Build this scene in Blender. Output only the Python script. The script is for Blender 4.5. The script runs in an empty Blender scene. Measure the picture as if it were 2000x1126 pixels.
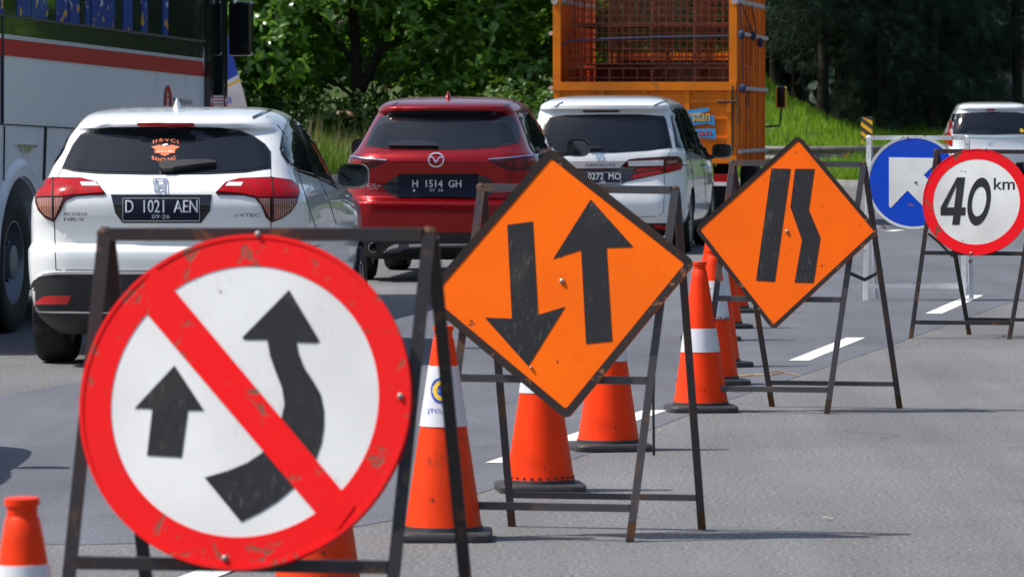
import bpy, bmesh, math, random
import numpy as np
from mathutils import Vector, Matrix
from mathutils.bvhtree import BVHTree
from mathutils.geometry import delaunay_2d_cdt

random.seed(7); RNG = np.random.default_rng(11)
SC = bpy.context.scene; COL = SC.collection
R = math.radians

# ------------------------------------------------------------------ camera
F, HCAM, YH = 10000.0, 1.65, 195.0       # focal length and horizon row in photograph pixels, eye height in metres
cam = bpy.data.cameras.new('camera'); cam_o = bpy.data.objects.new('camera', cam); COL.objects.link(cam_o)
cam_o.location = (0, 0, HCAM); cam_o.rotation_euler = (R(90), 0, 0)
cam.sensor_width = 36; cam.lens = F / 2000 * 36; cam.shift_y = -(563 - YH) / 2000
cam.clip_start = 0.5; cam.clip_end = 4000
cam.dof.use_dof = True; cam.dof.focus_distance = 30.0; cam.dof.aperture_fstop = 13
SC.camera = cam_o

# ------------------------------------------------------------------ sky, sun, exposure
SUN_EL, SUN_AZ = 56.0, 184.0             # azimuth: direction to the sun in the ground plane, degrees from +X (180 = from the left)
w = bpy.data.worlds.new('World'); SC.world = w; w.use_nodes = True
nt = w.node_tree; nt.nodes.clear()
sky = nt.nodes.new('ShaderNodeTexSky'); sky.sky_type = 'NISHITA'; sky.sun_disc = False
sky.sun_elevation = R(SUN_EL); sky.sun_rotation = R(90 - SUN_AZ); sky.dust_density = 2.0; sky.air_density = 1.0
bg = nt.nodes.new('ShaderNodeBackground'); bg.inputs[1].default_value = 0.135
wo = nt.nodes.new('ShaderNodeOutputWorld')
nt.links.new(sky.outputs[0], bg.inputs[0]); nt.links.new(bg.outputs[0], wo.inputs[0])
sun = bpy.data.lights.new('sun', 'SUN'); sun.energy = 4.7; sun.angle = R(0.5); sun.color = (1, .96, .9)
sun_o = bpy.data.objects.new('sun', sun); COL.objects.link(sun_o); sun_o.location = (-30, 20, 40)
sd = Vector((math.cos(R(SUN_AZ)) * math.cos(R(SUN_EL)), math.sin(R(SUN_AZ)) * math.cos(R(SUN_EL)), math.sin(R(SUN_EL))))
sun_o.rotation_euler = sd.to_track_quat('Z', 'Y').to_euler()
SC.view_settings.view_transform = 'Standard'; SC.view_settings.look = 'None'
SC.view_settings.exposure = 0.22; SC.view_settings.gamma = 1.0

# ------------------------------------------------------------------ helpers: pixels, things, meshes
def P(x, y, d):                     # photograph pixel at a distance -> point in the place
    return Vector(((x - 1000) * d / F, d, HCAM - (y - YH) * d / F))
def gd(y): return F * HCAM / (y - YH)
def G(x, y, z=0.0):
    p = P(x, y, gd(y)); p.z = z; return p
def ray(x, y): return Vector(((x - 1000) / F, 1.0, -(y - YH) / F))
CAMP = Vector((0, 0, HCAM))

def setp(o, label=None, cat=None, group=None, kind=None):
    if label: o['label'] = label
    if cat: o['category'] = cat
    if group: o['group'] = group
    if kind: o['kind'] = kind
    return o
class Thing:
    def __init__(self, name, label, cat, loc=(0, 0, 0), rz=0.0, group=None):
        self.o = bpy.data.objects.new(name, None); COL.objects.link(self.o)
        self.o.location = loc; self.o.rotation_euler = (0, 0, rz); self.o.empty_display_size = .2
        self.T = Matrix.Translation(loc) @ Matrix.Rotation(rz, 4, 'Z'); self.Ti = self.T.inverted()
        setp(self.o, label, cat, group)
    def loc_px(self, x, y, ylocal):   # point on a camera ray where it meets the local plane y = ylocal
        o = self.Ti @ CAMP; d = self.Ti.to_3x3() @ ray(x, y)
        return o + d * ((ylocal - o.y) / d.y)
    def loc_px_x(self, x, y, xlocal):
        o = self.Ti @ CAMP; d = self.Ti.to_3x3() @ ray(x, y)
        return o + d * ((xlocal - o.x) / d.x)

def link(name, me, mat, parent=None, smooth=False):
    o = bpy.data.objects.new(name, me); COL.objects.link(o)
    if mat is not None and len(me.materials) == 0: me.materials.append(mat)
    if parent is not None: o.parent = parent.o if isinstance(parent, Thing) else parent
    if smooth:
        me.polygons.foreach_set('use_smooth', [True] * len(me.polygons))
        try: me.set_sharp_from_angle(angle=R(smooth if smooth is not True else 40))
        except Exception: pass
    return o
class MB:
    def __init__(s): s.v = []; s.f = []
    def add(s, v, f):
        b = len(s.v); s.v += [tuple(p) for p in v]; s.f += [tuple(b + i for i in q) for q in f]; return s
    def box(s, c, size, M=None):
        x, y, z = (k / 2 for k in size); c = Vector(c)
        vs = [Vector((a * x, b * y, e * z)) for a in (-1, 1) for b in (-1, 1) for e in (-1, 1)]
        if M is not None: vs = [M @ p for p in vs]
        return s.add([c + p for p in vs], [(0, 1, 3, 2), (4, 6, 7, 5), (0, 4, 5, 1), (2, 3, 7, 6), (0, 2, 6, 4), (1, 5, 7, 3)])
    def bar(s, a, b, w, h=None, ref=(0, 1, 0)):      # square bar from a to b
        a, b = Vector(a), Vector(b); h = h or w; d = (b - a).normalized()
        u = d.cross(Vector(ref)); 
        if u.length < .05: u = d.cross(Vector((1, 0, 0)))
        u.normalize(); n = u.cross(d).normalized()
        vs = [p + u * (w / 2) * i + n * (h / 2) * j for p in (a, b) for i, j in ((-1, -1), (1, -1), (1, 1), (-1, 1))]
        return s.add(vs, [(3, 2, 1, 0), (4, 5, 6, 7), (0, 1, 5, 4), (1, 2, 6, 5), (2, 3, 7, 6), (3, 0, 4, 7)])
    def tube(s, pts, r, n=8):
        pts = [Vector(p) for p in pts]; rs = r if isinstance(r, (list, tuple)) else [r] * len(pts)
        vs = []; fs = []; prev = None
        for i, p in enumerate(pts):
            d = (pts[min(i + 1, len(pts) - 1)] - pts[max(i - 1, 0)]).normalized()
            u = d.cross(Vector((0, 0, 1))) if abs(d.z) < .95 else d.cross(Vector((1, 0, 0)))
            u.normalize()
            if prev is not None:
                u = prev - d * prev.dot(d); u.normalize()
            prev = u; v = d.cross(u)
            for k in range(n):
                a = 2 * math.pi * k / n; vs.append(p + (u * math.cos(a) + v * math.sin(a)) * rs[i])
        for i in range(len(pts) - 1):
            for k in range(n):
                fs.append((i * n + k, i * n + (k + 1) % n, (i + 1) * n + (k + 1) % n, (i + 1) * n + k))
        fs.append(tuple(range(n - 1, -1, -1))); fs.append(tuple((len(pts) - 1) * n + k for k in range(n)))
        return s.add(vs, fs)
    def lathe(s, prof, n=32, M=None, close=False):   # prof: (r, z) about Z
        vs = []; fs = []
        for r, z in prof:
            for k in range(n):
                a = 2 * math.pi * k / n; vs.append(Vector((r * math.cos(a), r * math.sin(a), z)))
        m = len(prof)
        for i in range(m - 1 + (1 if close else 0)):
            j = (i + 1) % m
            for k in range(n): fs.append((i * n + k, i * n + (k + 1) % n, j * n + (k + 1) % n, j * n + k))
        if not close:
            fs.append(tuple(range(n - 1, -1, -1))); fs.append(tuple((m - 1) * n + k for k in range(n)))
        if M is not None: vs = [M @ p for p in vs]
        return s.add(vs, fs)
    def prism(s, poly, o, u, v, nrm, t):             # polygon in the plane (o; u, v) thickened by t along nrm
        n = len(poly); o, u, v, nrm = map(Vector, (o, u, v, nrm))
        area = sum(poly[i][0] * poly[(i + 1) % n][1] - poly[(i + 1) % n][0] * poly[i][1] for i in range(n))
        if area < 0: poly = poly[::-1]
        a = [o + u * p[0] + v * p[1] for p in poly]; b = [p + nrm * t for p in a]
        return s.add(a + b, [tuple(range(n - 1, -1, -1)), tuple(range(n, 2 * n))] + [(i, (i + 1) % n, n + (i + 1) % n, n + i) for i in range(n)])
    def ring(s, r0, r1, o, u, v, nrm, t, n=72, sx=1.0):
        o, u, v, nrm = map(Vector, (o, u, v, nrm)); vs = []
        for k in range(n):
            a = 2 * math.pi * k / n; d = u * math.cos(a) * sx + v * math.sin(a)
            vs += [o + d * r0, o + d * r1, o + d * r1 + nrm * t, o + d * r0 + nrm * t]
        fs = []
        for k in range(n):
            a, b = 4 * k, 4 * ((k + 1) % n)
            for i in range(4): fs.append((a + i, a + (i + 1) % 4, b + (i + 1) % 4, b + i))
        return s.add(vs, fs)
    def mesh(s, name):
        me = bpy.data.meshes.new(name); me.from_pydata([tuple(p) for p in s.v], [], s.f); 
        bm = bmesh.new(); bm.from_mesh(me); bmesh.ops.recalc_face_normals(bm, faces=bm.faces); bm.to_mesh(me); bm.free()
        return me
    def build(s, name, mat, parent=None, smooth=False): return link(name, s.mesh(name), mat, parent, smooth)
def bevel(o, wd, seg=2):
    m = o.modifiers.new('bevel', 'BEVEL'); m.width = wd; m.segments = seg; m.limit_method = 'ANGLE'; return o
def dup(o, parent=None):
    c = o.copy(); COL.objects.link(c); c.parent = parent
    for ch in list(o.children): dup(ch, c)
    return c

# ------------------------------------------------------------------ lettering (meshes of the built-in font, made once)
TEXTS = ['D  1021  AEN', '09·26', 'H  1514  GH', '07  26', '0272  MO', '·22', 'HONDA', 'HR-V', 'i-VTEC', 'CX-5', 'ELITE', 'ABSOLUTE', 'km',
         'H·R·V·C·I', 'BANDUNG', 'PRIMAJASA', 'marga', 'saan', 'oleh', 'an', 'kan', 'JTO.JA', 'TOL JAPEK', 'CLUB', 'GEN']
FONT = {}
_tmp = []
for t in TEXTS:
    cu = bpy.data.curves.new('text', 'FONT'); cu.body = t; cu.resolution_u = 3; cu.size = 1.0
    o = bpy.data.objects.new('text', cu); COL.objects.link(o); _tmp.append((t, o))
dg = bpy.context.evaluated_depsgraph_get()
for t, o in _tmp:
    me = bpy.data.meshes.new_from_object(o.evaluated_get(dg))
    vs = np.array([v.co[:2] for v in me.vertices]); lo, hi = vs.min(0), vs.max(0)
    FONT[t] = ((vs - lo) / (hi - lo), [tuple(p.vertices) for p in me.polygons], (hi - lo)); bpy.data.meshes.remove(me)
for t, o in _tmp:
    cu = o.data; bpy.data.objects.remove(o); bpy.data.curves.remove(cu)

# ------------------------------------------------------------------ materials
def mat(name, col, rough=.5, metal=0.0, coat=0.0, spec=.5, trans=0.0, em=None):
    m = bpy.data.materials.new(name); m.use_nodes = True; b = m.node_tree.nodes['Principled BSDF']
    b.inputs['Base Color'].default_value = (*col, 1); b.inputs['Roughness'].default_value = rough; b.inputs['Metallic'].default_value = metal
    b.inputs['Coat Weight'].default_value = coat; b.inputs['Coat Roughness'].default_value = .03
    b.inputs['Specular IOR Level'].default_value = spec
    return m
def noise(nt, scale, detail=3, rough=.6, vec=None, dist=0):
    n = nt.nodes.new('ShaderNodeTexNoise'); n.inputs['Scale'].default_value = scale; n.inputs['Detail'].default_value = detail
    n.inputs['Roughness'].default_value = rough; n.inputs['Distortion'].default_value = dist
    if vec is None:
        tc = nt.nodes.new('ShaderNodeTexCoord'); vec = tc.outputs['Object']
    nt.links.new(vec, n.inputs['Vector']); return n
def ramp(nt, src, stops, interp='LINEAR'):
    r = nt.nodes.new('ShaderNodeValToRGB'); r.color_ramp.interpolation = interp
    while len(r.color_ramp.elements) < len(stops): r.color_ramp.elements.new(.5)
    for e, (p, c) in zip(r.color_ramp.elements, stops):
        e.position = p; e.color = (*c, 1) if len(c) == 3 else c
    nt.links.new(src, r.inputs[0]); return r
def mixc(nt, fac, a, b, mode='MIX'):
    m = nt.nodes.new('ShaderNodeMix'); m.data_type = 'RGBA'; m.blend_type = mode
    for s, v in ((m.inputs[0], fac), (m.inputs[6], a), (m.inputs[7], b)):
        if hasattr(v, 'links'): nt.links.new(v, s)
        elif isinstance(v, (int, float)): s.default_value = v
        else: s.default_value = (*v, 1)
    return m.outputs[2]
def bump(nt, h, strength, dist=.01):
    b = nt.nodes.new('ShaderNodeBump'); b.inputs['Strength'].default_value = strength; b.inputs['Distance'].default_value = dist
    nt.links.new(h, b.inputs['Height']); return b.outputs['Normal']
def bsdf(m): return m.node_tree.nodes['Principled BSDF']
def worn(name, col, wear, rough=.45, scale=7.0, lo=.60, hi=.64, spec=.4, dirt=.12, seed=0.0, metal=0.0, coat=0.0, scr=None, scr_amt=.5, grime=None):
    """paint with chips and stains that show the colour beneath"""
    m = mat(name, col, rough, metal, coat, spec); nt = m.node_tree; b = bsdf(m)
    tc = nt.nodes.new('ShaderNodeTexCoord'); mp = nt.nodes.new('ShaderNodeMapping'); mp.inputs['Location'].default_value = (seed, seed * .7, seed * 1.3)
    nt.links.new(tc.outputs['Object'], mp.inputs[0])
    n1 = noise(nt, scale, 5, .68, mp.outputs[0], .6); n2 = noise(nt, scale * 4.2, 3, .6, mp.outputs[0])
    n3 = noise(nt, 1.7, 4, .6, mp.outputs[0])
    chips = ramp(nt, n1.outputs[0], [(lo, (0, 0, 0)), (hi, (1, 1, 1))])
    spots = ramp(nt, n2.outputs[0], [(.70, (0, 0, 0)), (.73, (1, 1, 1))])
    c = mixc(nt, ramp(nt, n3.outputs[0], [(.35, (0, 0, 0)), (.75, (dirt, dirt, dirt))]).outputs[0], col, tuple(k * .55 for k in wear))
    c = mixc(nt, chips.outputs[0], c, wear); c = mixc(nt, spots.outputs[0], c, tuple(k * .8 for k in wear))
    for ang, sc_ in ((.6, 3.0), (-.9, 2.2)) if scr else ():
        m2 = nt.nodes.new('ShaderNodeMapping'); m2.inputs['Rotation'].default_value = (0, ang, .4); m2.inputs['Scale'].default_value = (40, 40, 2.5); nt.links.new(mp.outputs[0], m2.inputs[0])
        n5 = noise(nt, sc_, 3, .6, m2.outputs[0]); f5 = ramp(nt, n5.outputs[0], [(.60, (0, 0, 0)), (.70, (scr_amt,) * 3)])
        n6 = noise(nt, 3.3, 3, .6, mp.outputs[0]); g6 = ramp(nt, n6.outputs[0], [(.45, (0, 0, 0)), (.62, (1, 1, 1))])
        c = mixc(nt, mixc(nt, 1.0, f5.outputs[0], g6.outputs[0], 'MULTIPLY'), c, scr)
    if grime:
        n7 = noise(nt, 4.5, 6, .7, mp.outputs[0], .8); c = mixc(nt, ramp(nt, n7.outputs[0], [(.50, (0, 0, 0)), (.78, (.55,) * 3)]).outputs[0], c, grime)
    nt.links.new(c, b.inputs['Base Color'])
    hs = nt.nodes.new('ShaderNodeMath'); hs.operation = 'MULTIPLY_ADD'; nt.links.new(n3.outputs[0], hs.inputs[0]); hs.inputs[1].default_value = 1.2
    inv = nt.nodes.new('ShaderNodeMath'); inv.operation = 'MULTIPLY'; inv.inputs[1].default_value = -.4; nt.links.new(chips.outputs[0], inv.inputs[0]); nt.links.new(inv.outputs[0], hs.inputs[2])
    nt.links.new(bump(nt, hs.outputs[0], .35, .004), b.inputs['Normal'])
    return m

M = {}
M['steel_black'] = worn('weathered black steel', (.030, .033, .040), (.17, .085, .04), .5, 9, .55, .66, .35, .4, metal=.2)
M['rust_foot'] = worn('rusted steel', (.13, .062, .030), (.05, .04, .035), .75, 16, .48, .62, .2, .4)
M['steel_grey'] = worn('weathered grey steel', (.070, .071, .080), (.15, .08, .045), .5, 7, .54, .68, .35, .4, 3.1)
M['steel_white'] = worn('chipped white steel', (.70, .71, .71), (.20, .13, .09), .5, 9, .58, .62, .5, .4, 5.0)
M['sign_orange'] = worn('orange reflective sheet', (1.0, .150, .0005), (.10, .05, .03), .6, 6, .69, .71, .12, .15, 1.0, scr=(.65, .09, .01), scr_amt=.3, grime=(.86, .115, .002))
M['sign_orange2'] = worn('orange reflective sheet, scratched', (1.0, .140, .001), (.12, .05, .03), .55, 6.5, .66, .69, .12, .15, 4.4, scr=(.6, .08, .01), scr_amt=.35, grime=(.85, .110, .002))
M['sign_border'] = worn('black border paint, chipped', (.012, .012, .014), (.22, .09, .04), .6, 11, .60, .65, .2, .3, 2.0)
M['sign_black'] = worn('black vinyl, scuffed', (.020, .021, .025), (.05, .045, .04), .5, 5, .55, .75, .2, .5, 6.0, scr=(.10, .098, .09), scr_amt=.7)
M['sign_white'] = worn('white reflective sheet', (.80, .80, .78), (.30, .26, .22), .4, 5, .69, .72, .3, .3, 7.0, scr=(.45, .43, .40), scr_amt=.4)
M['sign_white_dirty'] = worn('white reflective sheet, stained', (.78, .775, .74), (.16, .14, .12), .45, 9, .665, .69, .4, .4, 8.2)
M['sign_red'] = worn('red reflective sheet', (.88, .006, .008), (.22, .09, .06), .5, 12, .582, .635, .15, .2, 9.0)
M['sign_red2'] = worn('red reflective sheet, rusted', (.86, .004, .012), (.20, .07, .04), .5, 10, .60, .64, .15, .2, 10.5)
M['sign_blue'] = worn('blue reflective sheet', (.001, .060, .52), (.25, .12, .08), .5, 7, .66, .68, .15, .1, 12.0)
M['sign_back'] = mat('sign sheet metal', (.3, .3, .3), .5, .6)
M['bolt'] = mat('bolt', (.30, .27, .24), .5, .7)
M['cone_orange'] = worn('cone rubber', (1.0, .045, .001), (.35, .02, .006), .45, 7, .66, .78, .2, .3, 0.5, scr=(.10, .03, .02), scr_amt=.45, grime=(.42, .03, .008))
M['cone_orange_dirty'] = worn('cone rubber, faded', (.95, .050, .002), (.30, .04, .01), .45, 5, .58, .80, .2, .4, 2.5, scr=(.10, .03, .02), scr_amt=.55, grime=(.38, .035, .012))
M['cone_band'] = worn('cone band', (.72, .72, .76), (.4, .38, .38), .35, 9, .64, .75, .4, .4, scr=(.32, .31, .31), scr_amt=.5)
M['cone_base'] = worn('cone base rubber', (.032, .033, .036), (.10, .095, .09), .6, 8, .55, .75, .4, .4)
M['ink_blue'] = mat('printed blue', (.02, .06, .42), .45)
M['ink_yellow'] = mat('printed yellow', (.85, .55, .03), .45)
M['ink_black'] = mat('printed black', (.02, .02, .025), .5)
M['ink_red'] = mat('printed red', (.7, .03, .03), .5)
M['tyre'] = worn('tyre rubber', (.012, .012, .013), (.045, .042, .04), .7, 6, .5, .8, .3, .5)
M['alloy'] = mat('alloy wheel', (.42, .43, .45), .28, .9)
M['bus_rim'] = mat('painted steel rim', (.20, .22, .25), .4, .6)
M['black_plastic'] = worn('black plastic cladding', (.018, .018, .020), (.05, .048, .045), .5, 4, .5, .8, .4, .4)
M['under'] = mat('underbody', (.010, .010, .011), .8)
M['seam'] = mat('panel gap', (.012, .012, .014), .8)
M['gasket'] = mat('gloss black trim', (.010, .010, .012), .12, 0, .5)
M['chrome'] = mat('chrome', (.78, .80, .83), .10, 1.0)
M['plate'] = mat('number plate', (.008, .012, .030), .5, 0, 0, .2)
M['plate_ink'] = mat('plate lettering', (.62, .64, .68), .45)
M['mirror'] = mat('mirror glass', (.045, .05, .06), .06, 1.0)
M['badge'] = mat('dark chrome badge', (.16, .16, .17), .3, .9)
M['silver_trim'] = mat('bright satin trim', (.72, .74, .78), .32, .7)
M['lamp_red'] = mat('red lamp lens', (.42, .002, .006), .12, 0, .25, .3)
def ribbed(m, c0, c1, sc, direction='X'):
    nt = m.node_tree; tc = nt.nodes.new('ShaderNodeTexCoord'); wv = nt.nodes.new('ShaderNodeTexWave'); wv.bands_direction = direction; wv.inputs['Scale'].default_value = sc; wv.inputs['Distortion'].default_value = .6
    nt.links.new(tc.outputs['Object'], wv.inputs[0]); r = ramp(nt, wv.outputs[1], [(.2, c0), (.8, c1)]); nt.links.new(r.outputs[0], bsdf(m).inputs['Base Color'])
ribbed(M['lamp_red'], (.24, .0005, .002), (.46, .002, .005), 22)
M['lamp_dark'] = mat('dark red lamp lens', (.06, .002, .004), .10, 0, .3, .35)
M['lamp_deep'] = mat('deep red lamp lens', (.20, .002, .004), .12, 0, .3, .35)
M['lamp_clear'] = mat('clear lamp lens', (.72, .70, .70), .12, 0, .6)
M['lamp_amber'] = mat('pinkish clear lamp lens', (.46, .20, .15), .12, 0, .8)
ribbed(M['lamp_amber'], (.13, .035, .022), (.46, .21, .15), 26)
M['reflector'] = mat('red reflector', (.55, .008, .010), .25, 0, .5)
M['sticker'] = mat('orange sticker', (.90, .20, .08), .4)
M['sticker_white'] = mat('white sticker', (.8, .8, .8), .4)
def glass(name, col, rough=.03):
    m = mat(name, col, rough, 0, 0, .42); b = bsdf(m); nt = m.node_tree
    tc = nt.nodes.new('ShaderNodeTexCoord'); wv = nt.nodes.new('ShaderNodeTexWave'); wv.bands_direction = 'Z'; wv.inputs['Scale'].default_value = 14
    nt.links.new(tc.outputs['Object'], wv.inputs[0])
    r = ramp(nt, wv.outputs[1], [(.90, col), (.98, tuple(k * 1.15 + .001 for k in col))]); nt.links.new(r.outputs[0], b.inputs['Base Color'])
    return m
M['glass_rear'] = glass('tinted heated rear glass', (.007, .010, .015))
M['glass_side'] = mat('tinted side glass', (.008, .010, .012), .02, 0, 0, .5)
def paint(name, col, rough=.3, metal=0.0, dirt=(.25, .23, .2), amt=.12, flake=False):
    m = mat(name, col, rough, metal, 1.0); nt = m.node_tree; b = bsdf(m)
    tc = nt.nodes.new('ShaderNodeTexCoord'); mp = nt.nodes.new('ShaderNodeMapping'); mp.inputs['Scale'].default_value = (3, 3, .8)
    nt.links.new(tc.outputs['Object'], mp.inputs[0])
    n = noise(nt, 2.5, 6, .65, mp.outputs[0]); sp = noise(nt, 90, 2, .6)
    f = ramp(nt, n.outputs[0], [(.45, (0, 0, 0)), (.8, (amt, amt, amt))])
    c = mixc(nt, f.outputs[0], col, dirt)
    f2 = ramp(nt, sp.outputs[0], [(.72, (0, 0, 0)), (.76, (amt, amt, amt))]); c = mixc(nt, f2.outputs[0], c, dirt)
    nt.links.new(c, b.inputs['Base Color'])
    n2 = noise(nt, 3.5, 2, .5); nt.links.new(ramp(nt, n2.outputs[0], [(.3, (.02,) * 3), (.8, (.09,) * 3)]).outputs[0], b.inputs['Coat Roughness'])
    return m
M['white_paint'] = paint('pearl white paint', (.78, .79, .78))
M['white_paint2'] = paint('white paint', (.74, .76, .77))
M['silver_paint'] = paint('silver white paint', (.72, .74, .77), .3, 0)
M['red_paint'] = paint('deep red metallic paint', (.34, .0003, .004), .24, .7, (.2, .02, .02), .06)
bsdf(M['red_paint']).inputs['Coat Weight'].default_value = .55
M['bus_white'] = paint('bus grey-white paint', (.76, .78, .82), .30, 0, (.34, .32, .30), .25)
bsdf(M['bus_white']).inputs['Coat Weight'].default_value = .12; bsdf(M['bus_white']).inputs['Specular IOR Level'].default_value = .3
M['bus_red'] = paint('bus red paint', (.46, .0005, .012), .35, 0, (.25, .06, .05), .25)
bsdf(M['bus_red']).inputs['Coat Weight'].default_value = 0; bsdf(M['bus_red']).inputs['Specular IOR Level'].default_value = .12
M['bus_black'] = paint('bus black paint', (.016, .013, .016), .15, 0, (.12, .09, .08), .3)
M['truck_orange'] = worn('truck orange paint', (.84, .205, .004), (.30, .13, .03), .55, 2.5, .60, .72, .2, .5, 1.5)
M['truck_orange2'] = worn('truck orange paint, side', (.90, .20, .004), (.35, .09, .02), .55, 2.5, .62, .74, .2, .4, 6.5)
M['rust_wire'] = worn('rusty red wire', (.21, .062, .032), (.07, .03, .02), .7, 5, .45, .7, .3, .4)
M['rope'] = mat('blue rope', (.03, .04, .09), .9)
M['pole_pale'] = worn('pale painted pole', (.45, .40, .37), (.2, .15, .12), .5, 6)

def asphalt(name, c0, c1, scale, bmp, rough=.85, patch=.25):
    m = mat(name, c0, rough, 0, 0, .35); nt = m.node_tree; b = bsdf(m)
    n1 = noise(nt, scale, 3, .75); n2 = noise(nt, .35, 5, .6); n3 = noise(nt, scale * .33, 2, .6)
    tc = nt.nodes.new('ShaderNodeTexCoord'); mp = nt.nodes.new('ShaderNodeMapping'); mp.inputs['Scale'].default_value = (1.6, .10, 1); mp.inputs['Rotation'].default_value = (0, 0, R(-10))
    nt.links.new(tc.outputs['Object'], mp.inputs[0]); n4 = noise(nt, 1.2, 4, .6, mp.outputs[0])
    c = ramp(nt, n1.outputs[0], [(.30, tuple(k * .45 for k in c0)), (.48, c0), (.58, c1), (.74, tuple(min(1, k * 1.9) for k in c1))]).outputs[0]
    c = mixc(nt, .5, c, ramp(nt, n2.outputs[0], [(.3, (.62,) * 3), (.7, (1.25,) * 3)]).outputs[0], 'MULTIPLY')
    c = mixc(nt, patch * 2, c, ramp(nt, n4.outputs[0], [(.35, (.72,) * 3), (.65, (1.18,) * 3)]).outputs[0], 'MULTIPLY')
    nz = noise(nt, 1.1, 4, .6); vz = nt.nodes.new('ShaderNodeTexVoronoi'); vz.feature = 'DISTANCE_TO_EDGE'; vz.inputs['Scale'].default_value = .42
    wv_ = nt.nodes.new('ShaderNodeVectorMath'); wv_.operation = 'MULTIPLY_ADD'; nt.links.new(nz.outputs[1], wv_.inputs[0]); wv_.inputs[1].default_value = (.9, .9, 0); nt.links.new(tc.outputs['Object'], wv_.inputs[2]); nt.links.new(wv_.outputs[0], vz.inputs['Vector'])
    ck = ramp(nt, vz.outputs[0], [(.0, (1, 1, 1)), (.006, (0, 0, 0))]); nm = noise(nt, .23, 2, .5); mk = ramp(nt, nm.outputs[0], [(.54, (0, 0, 0)), (.62, (.55,) * 3)])
    c = mixc(nt, mixc(nt, 1.0, ck.outputs[0], mk.outputs[0], 'MULTIPLY'), c, tuple(k * .35 for k in c0))
    no = noise(nt, 3.1, 2, .45); c = mixc(nt, ramp(nt, no.outputs[0], [(.68, (0, 0, 0)), (.78, (.45,) * 3)]).outputs[0], c, tuple(k * .42 for k in c0))
    nl = noise(nt, 31, 1, .5); c = mixc(nt, ramp(nt, nl.outputs[0], [(.77, (0, 0, 0)), (.82, (.3,) * 3)]).outputs[0], c, tuple(min(1, k * 2.2) for k in c1))
    nt.links.new(c, b.inputs['Base Color'])
    nt.links.new(bump(nt, n1.outputs[0], bmp, .006), b.inputs['Normal'])
    return m
M['asphalt_old'] = asphalt('coarse worn asphalt', (.128, .127, .129), (.195, .193, .194), 55, .9)
M['asphalt_new'] = asphalt('smooth asphalt overlay', (.105, .111, .128), (.136, .143, .162), 95, .35)
M['road_paint'] = worn('white road paint', (.78, .78, .75), (.2, .2, .2), .6, 14, .62, .7, .3, .3)
M['concrete'] = worn('concrete', (.36, .35, .33), (.2, .19, .18), .8, 3, .55, .75, .3, .4)
M['galv'] = worn('galvanised guard rail', (.20, .185, .17), (.09, .075, .06), .55, 3, .5, .7, .4, .5, metal=.2)
M['hazard_yellow'] = worn('hazard yellow', (.75, .38, .01), (.2, .12, .05), .5, 8)
M['hazard_black'] = mat('hazard black', (.025, .024, .022), .5)
def veg(name, c0, c1, scale=1.5, trans=.35, rough=.45, spec=.4):
    m = bpy.data.materials.new(name); m.use_nodes = True; nt = m.node_tree; b = nt.nodes['Principled BSDF']
    b.inputs['Roughness'].default_value = rough; b.inputs['Specular IOR Level'].default_value = spec
    n = noise(nt, scale, 3, .6); c = ramp(nt, n.outputs[0], [(.3, c0), (.7, c1)]).outputs[0]
    nt.links.new(c, b.inputs['Base Color'])
    t = nt.nodes.new('ShaderNodeBsdfTranslucent'); nt.links.new(mixc(nt, .5, c, (c1[0] * 1.8, c1[1] * 1.8, c1[2] * .6)), t.inputs[0])
    ms = nt.nodes.new('ShaderNodeMixShader'); ms.inputs[0].default_value = trans
    nt.links.new(b.outputs[0], ms.inputs[1]); nt.links.new(t.outputs[0], ms.inputs[2])
    nt.links.new(ms.outputs[0], nt.nodes['Material Output'].inputs[0]); return m
M['leaf_big'] = veg('broad glossy leaves', (.060, .155, .018), (.140, .275, .036), 1.1, .42, .24, .7)
M['leaf_dry'] = veg('dry leaf', (.16, .05, .012), (.22, .09, .02), 3, .3)
M['needle'] = veg('pine needles', (.016, .036, .024), (.043, .078, .044), 1.0, .14, .6, .2)
M['shrub_leaf'] = veg('shrub leaves', (.035, .085, .018), (.09, .17, .03), 2.0, .3)
M['shrub_light'] = veg('light green shrub leaves', (.09, .19, .02), (.17, .30, .04), 2.0, .4)
M['grass_blade'] = veg('grass', (.055, .150, .008), (.22, .36, .025), .55, .35, .5, .3)
M['grass_tall'] = veg('tall grass', (.075, .17, .016), (.17, .28, .04), 2.2, .35, .5, .3)
M['grass_seed'] = veg('grass seed heads', (.20, .20, .09), (.30, .26, .13), 5, .3)
M['bark'] = worn('bark', (.032, .026, .020), (.065, .055, .045), .9, 9, .5, .7, .2, .4)
def soil():
    m = mat('soil under grass', (.04, .06, .018), .95); nt = m.node_tree
    n = noise(nt, .6, 6, .7); c = ramp(nt, n.outputs[0], [(.3, (.022, .04, .010)), (.55, (.05, .09, .016)), (.75, (.075, .07, .035))])
    nt.links.new(c.outputs[0], bsdf(m).inputs['Base Color']); return m
M['soil'] = soil()

# ================================================================== THE SETTING
def sheet(name, pts, z, m, kind='structure'):
    me = bpy.data.meshes.new(name); me.from_pydata([(p[0], p[1], z) for p in pts], [], [tuple(range(len(pts)))])
    o = link(name, me, m); setp(o, kind=kind); return o
EDGE = [(-40, -30), (-17, 20), (-14, 40), (-9, 80), (-4.2, 104.5), (-1.5, 106), (2.5, 102.5), (5.2, 99.5), (6.9, 97.8), (8.2, 100.5), (12, 106), (20, 116), (45, 140), (160, 200)]
sheet('ground', [(-1500, -300), (1500, -300), (1500, 3000), (-1500, 3000)], -.12, M['soil'])
sheet('road', [(160, -30)] + EDGE[::1][0:1] + EDGE[1:], 0.0, M['asphalt_old'])
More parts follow.
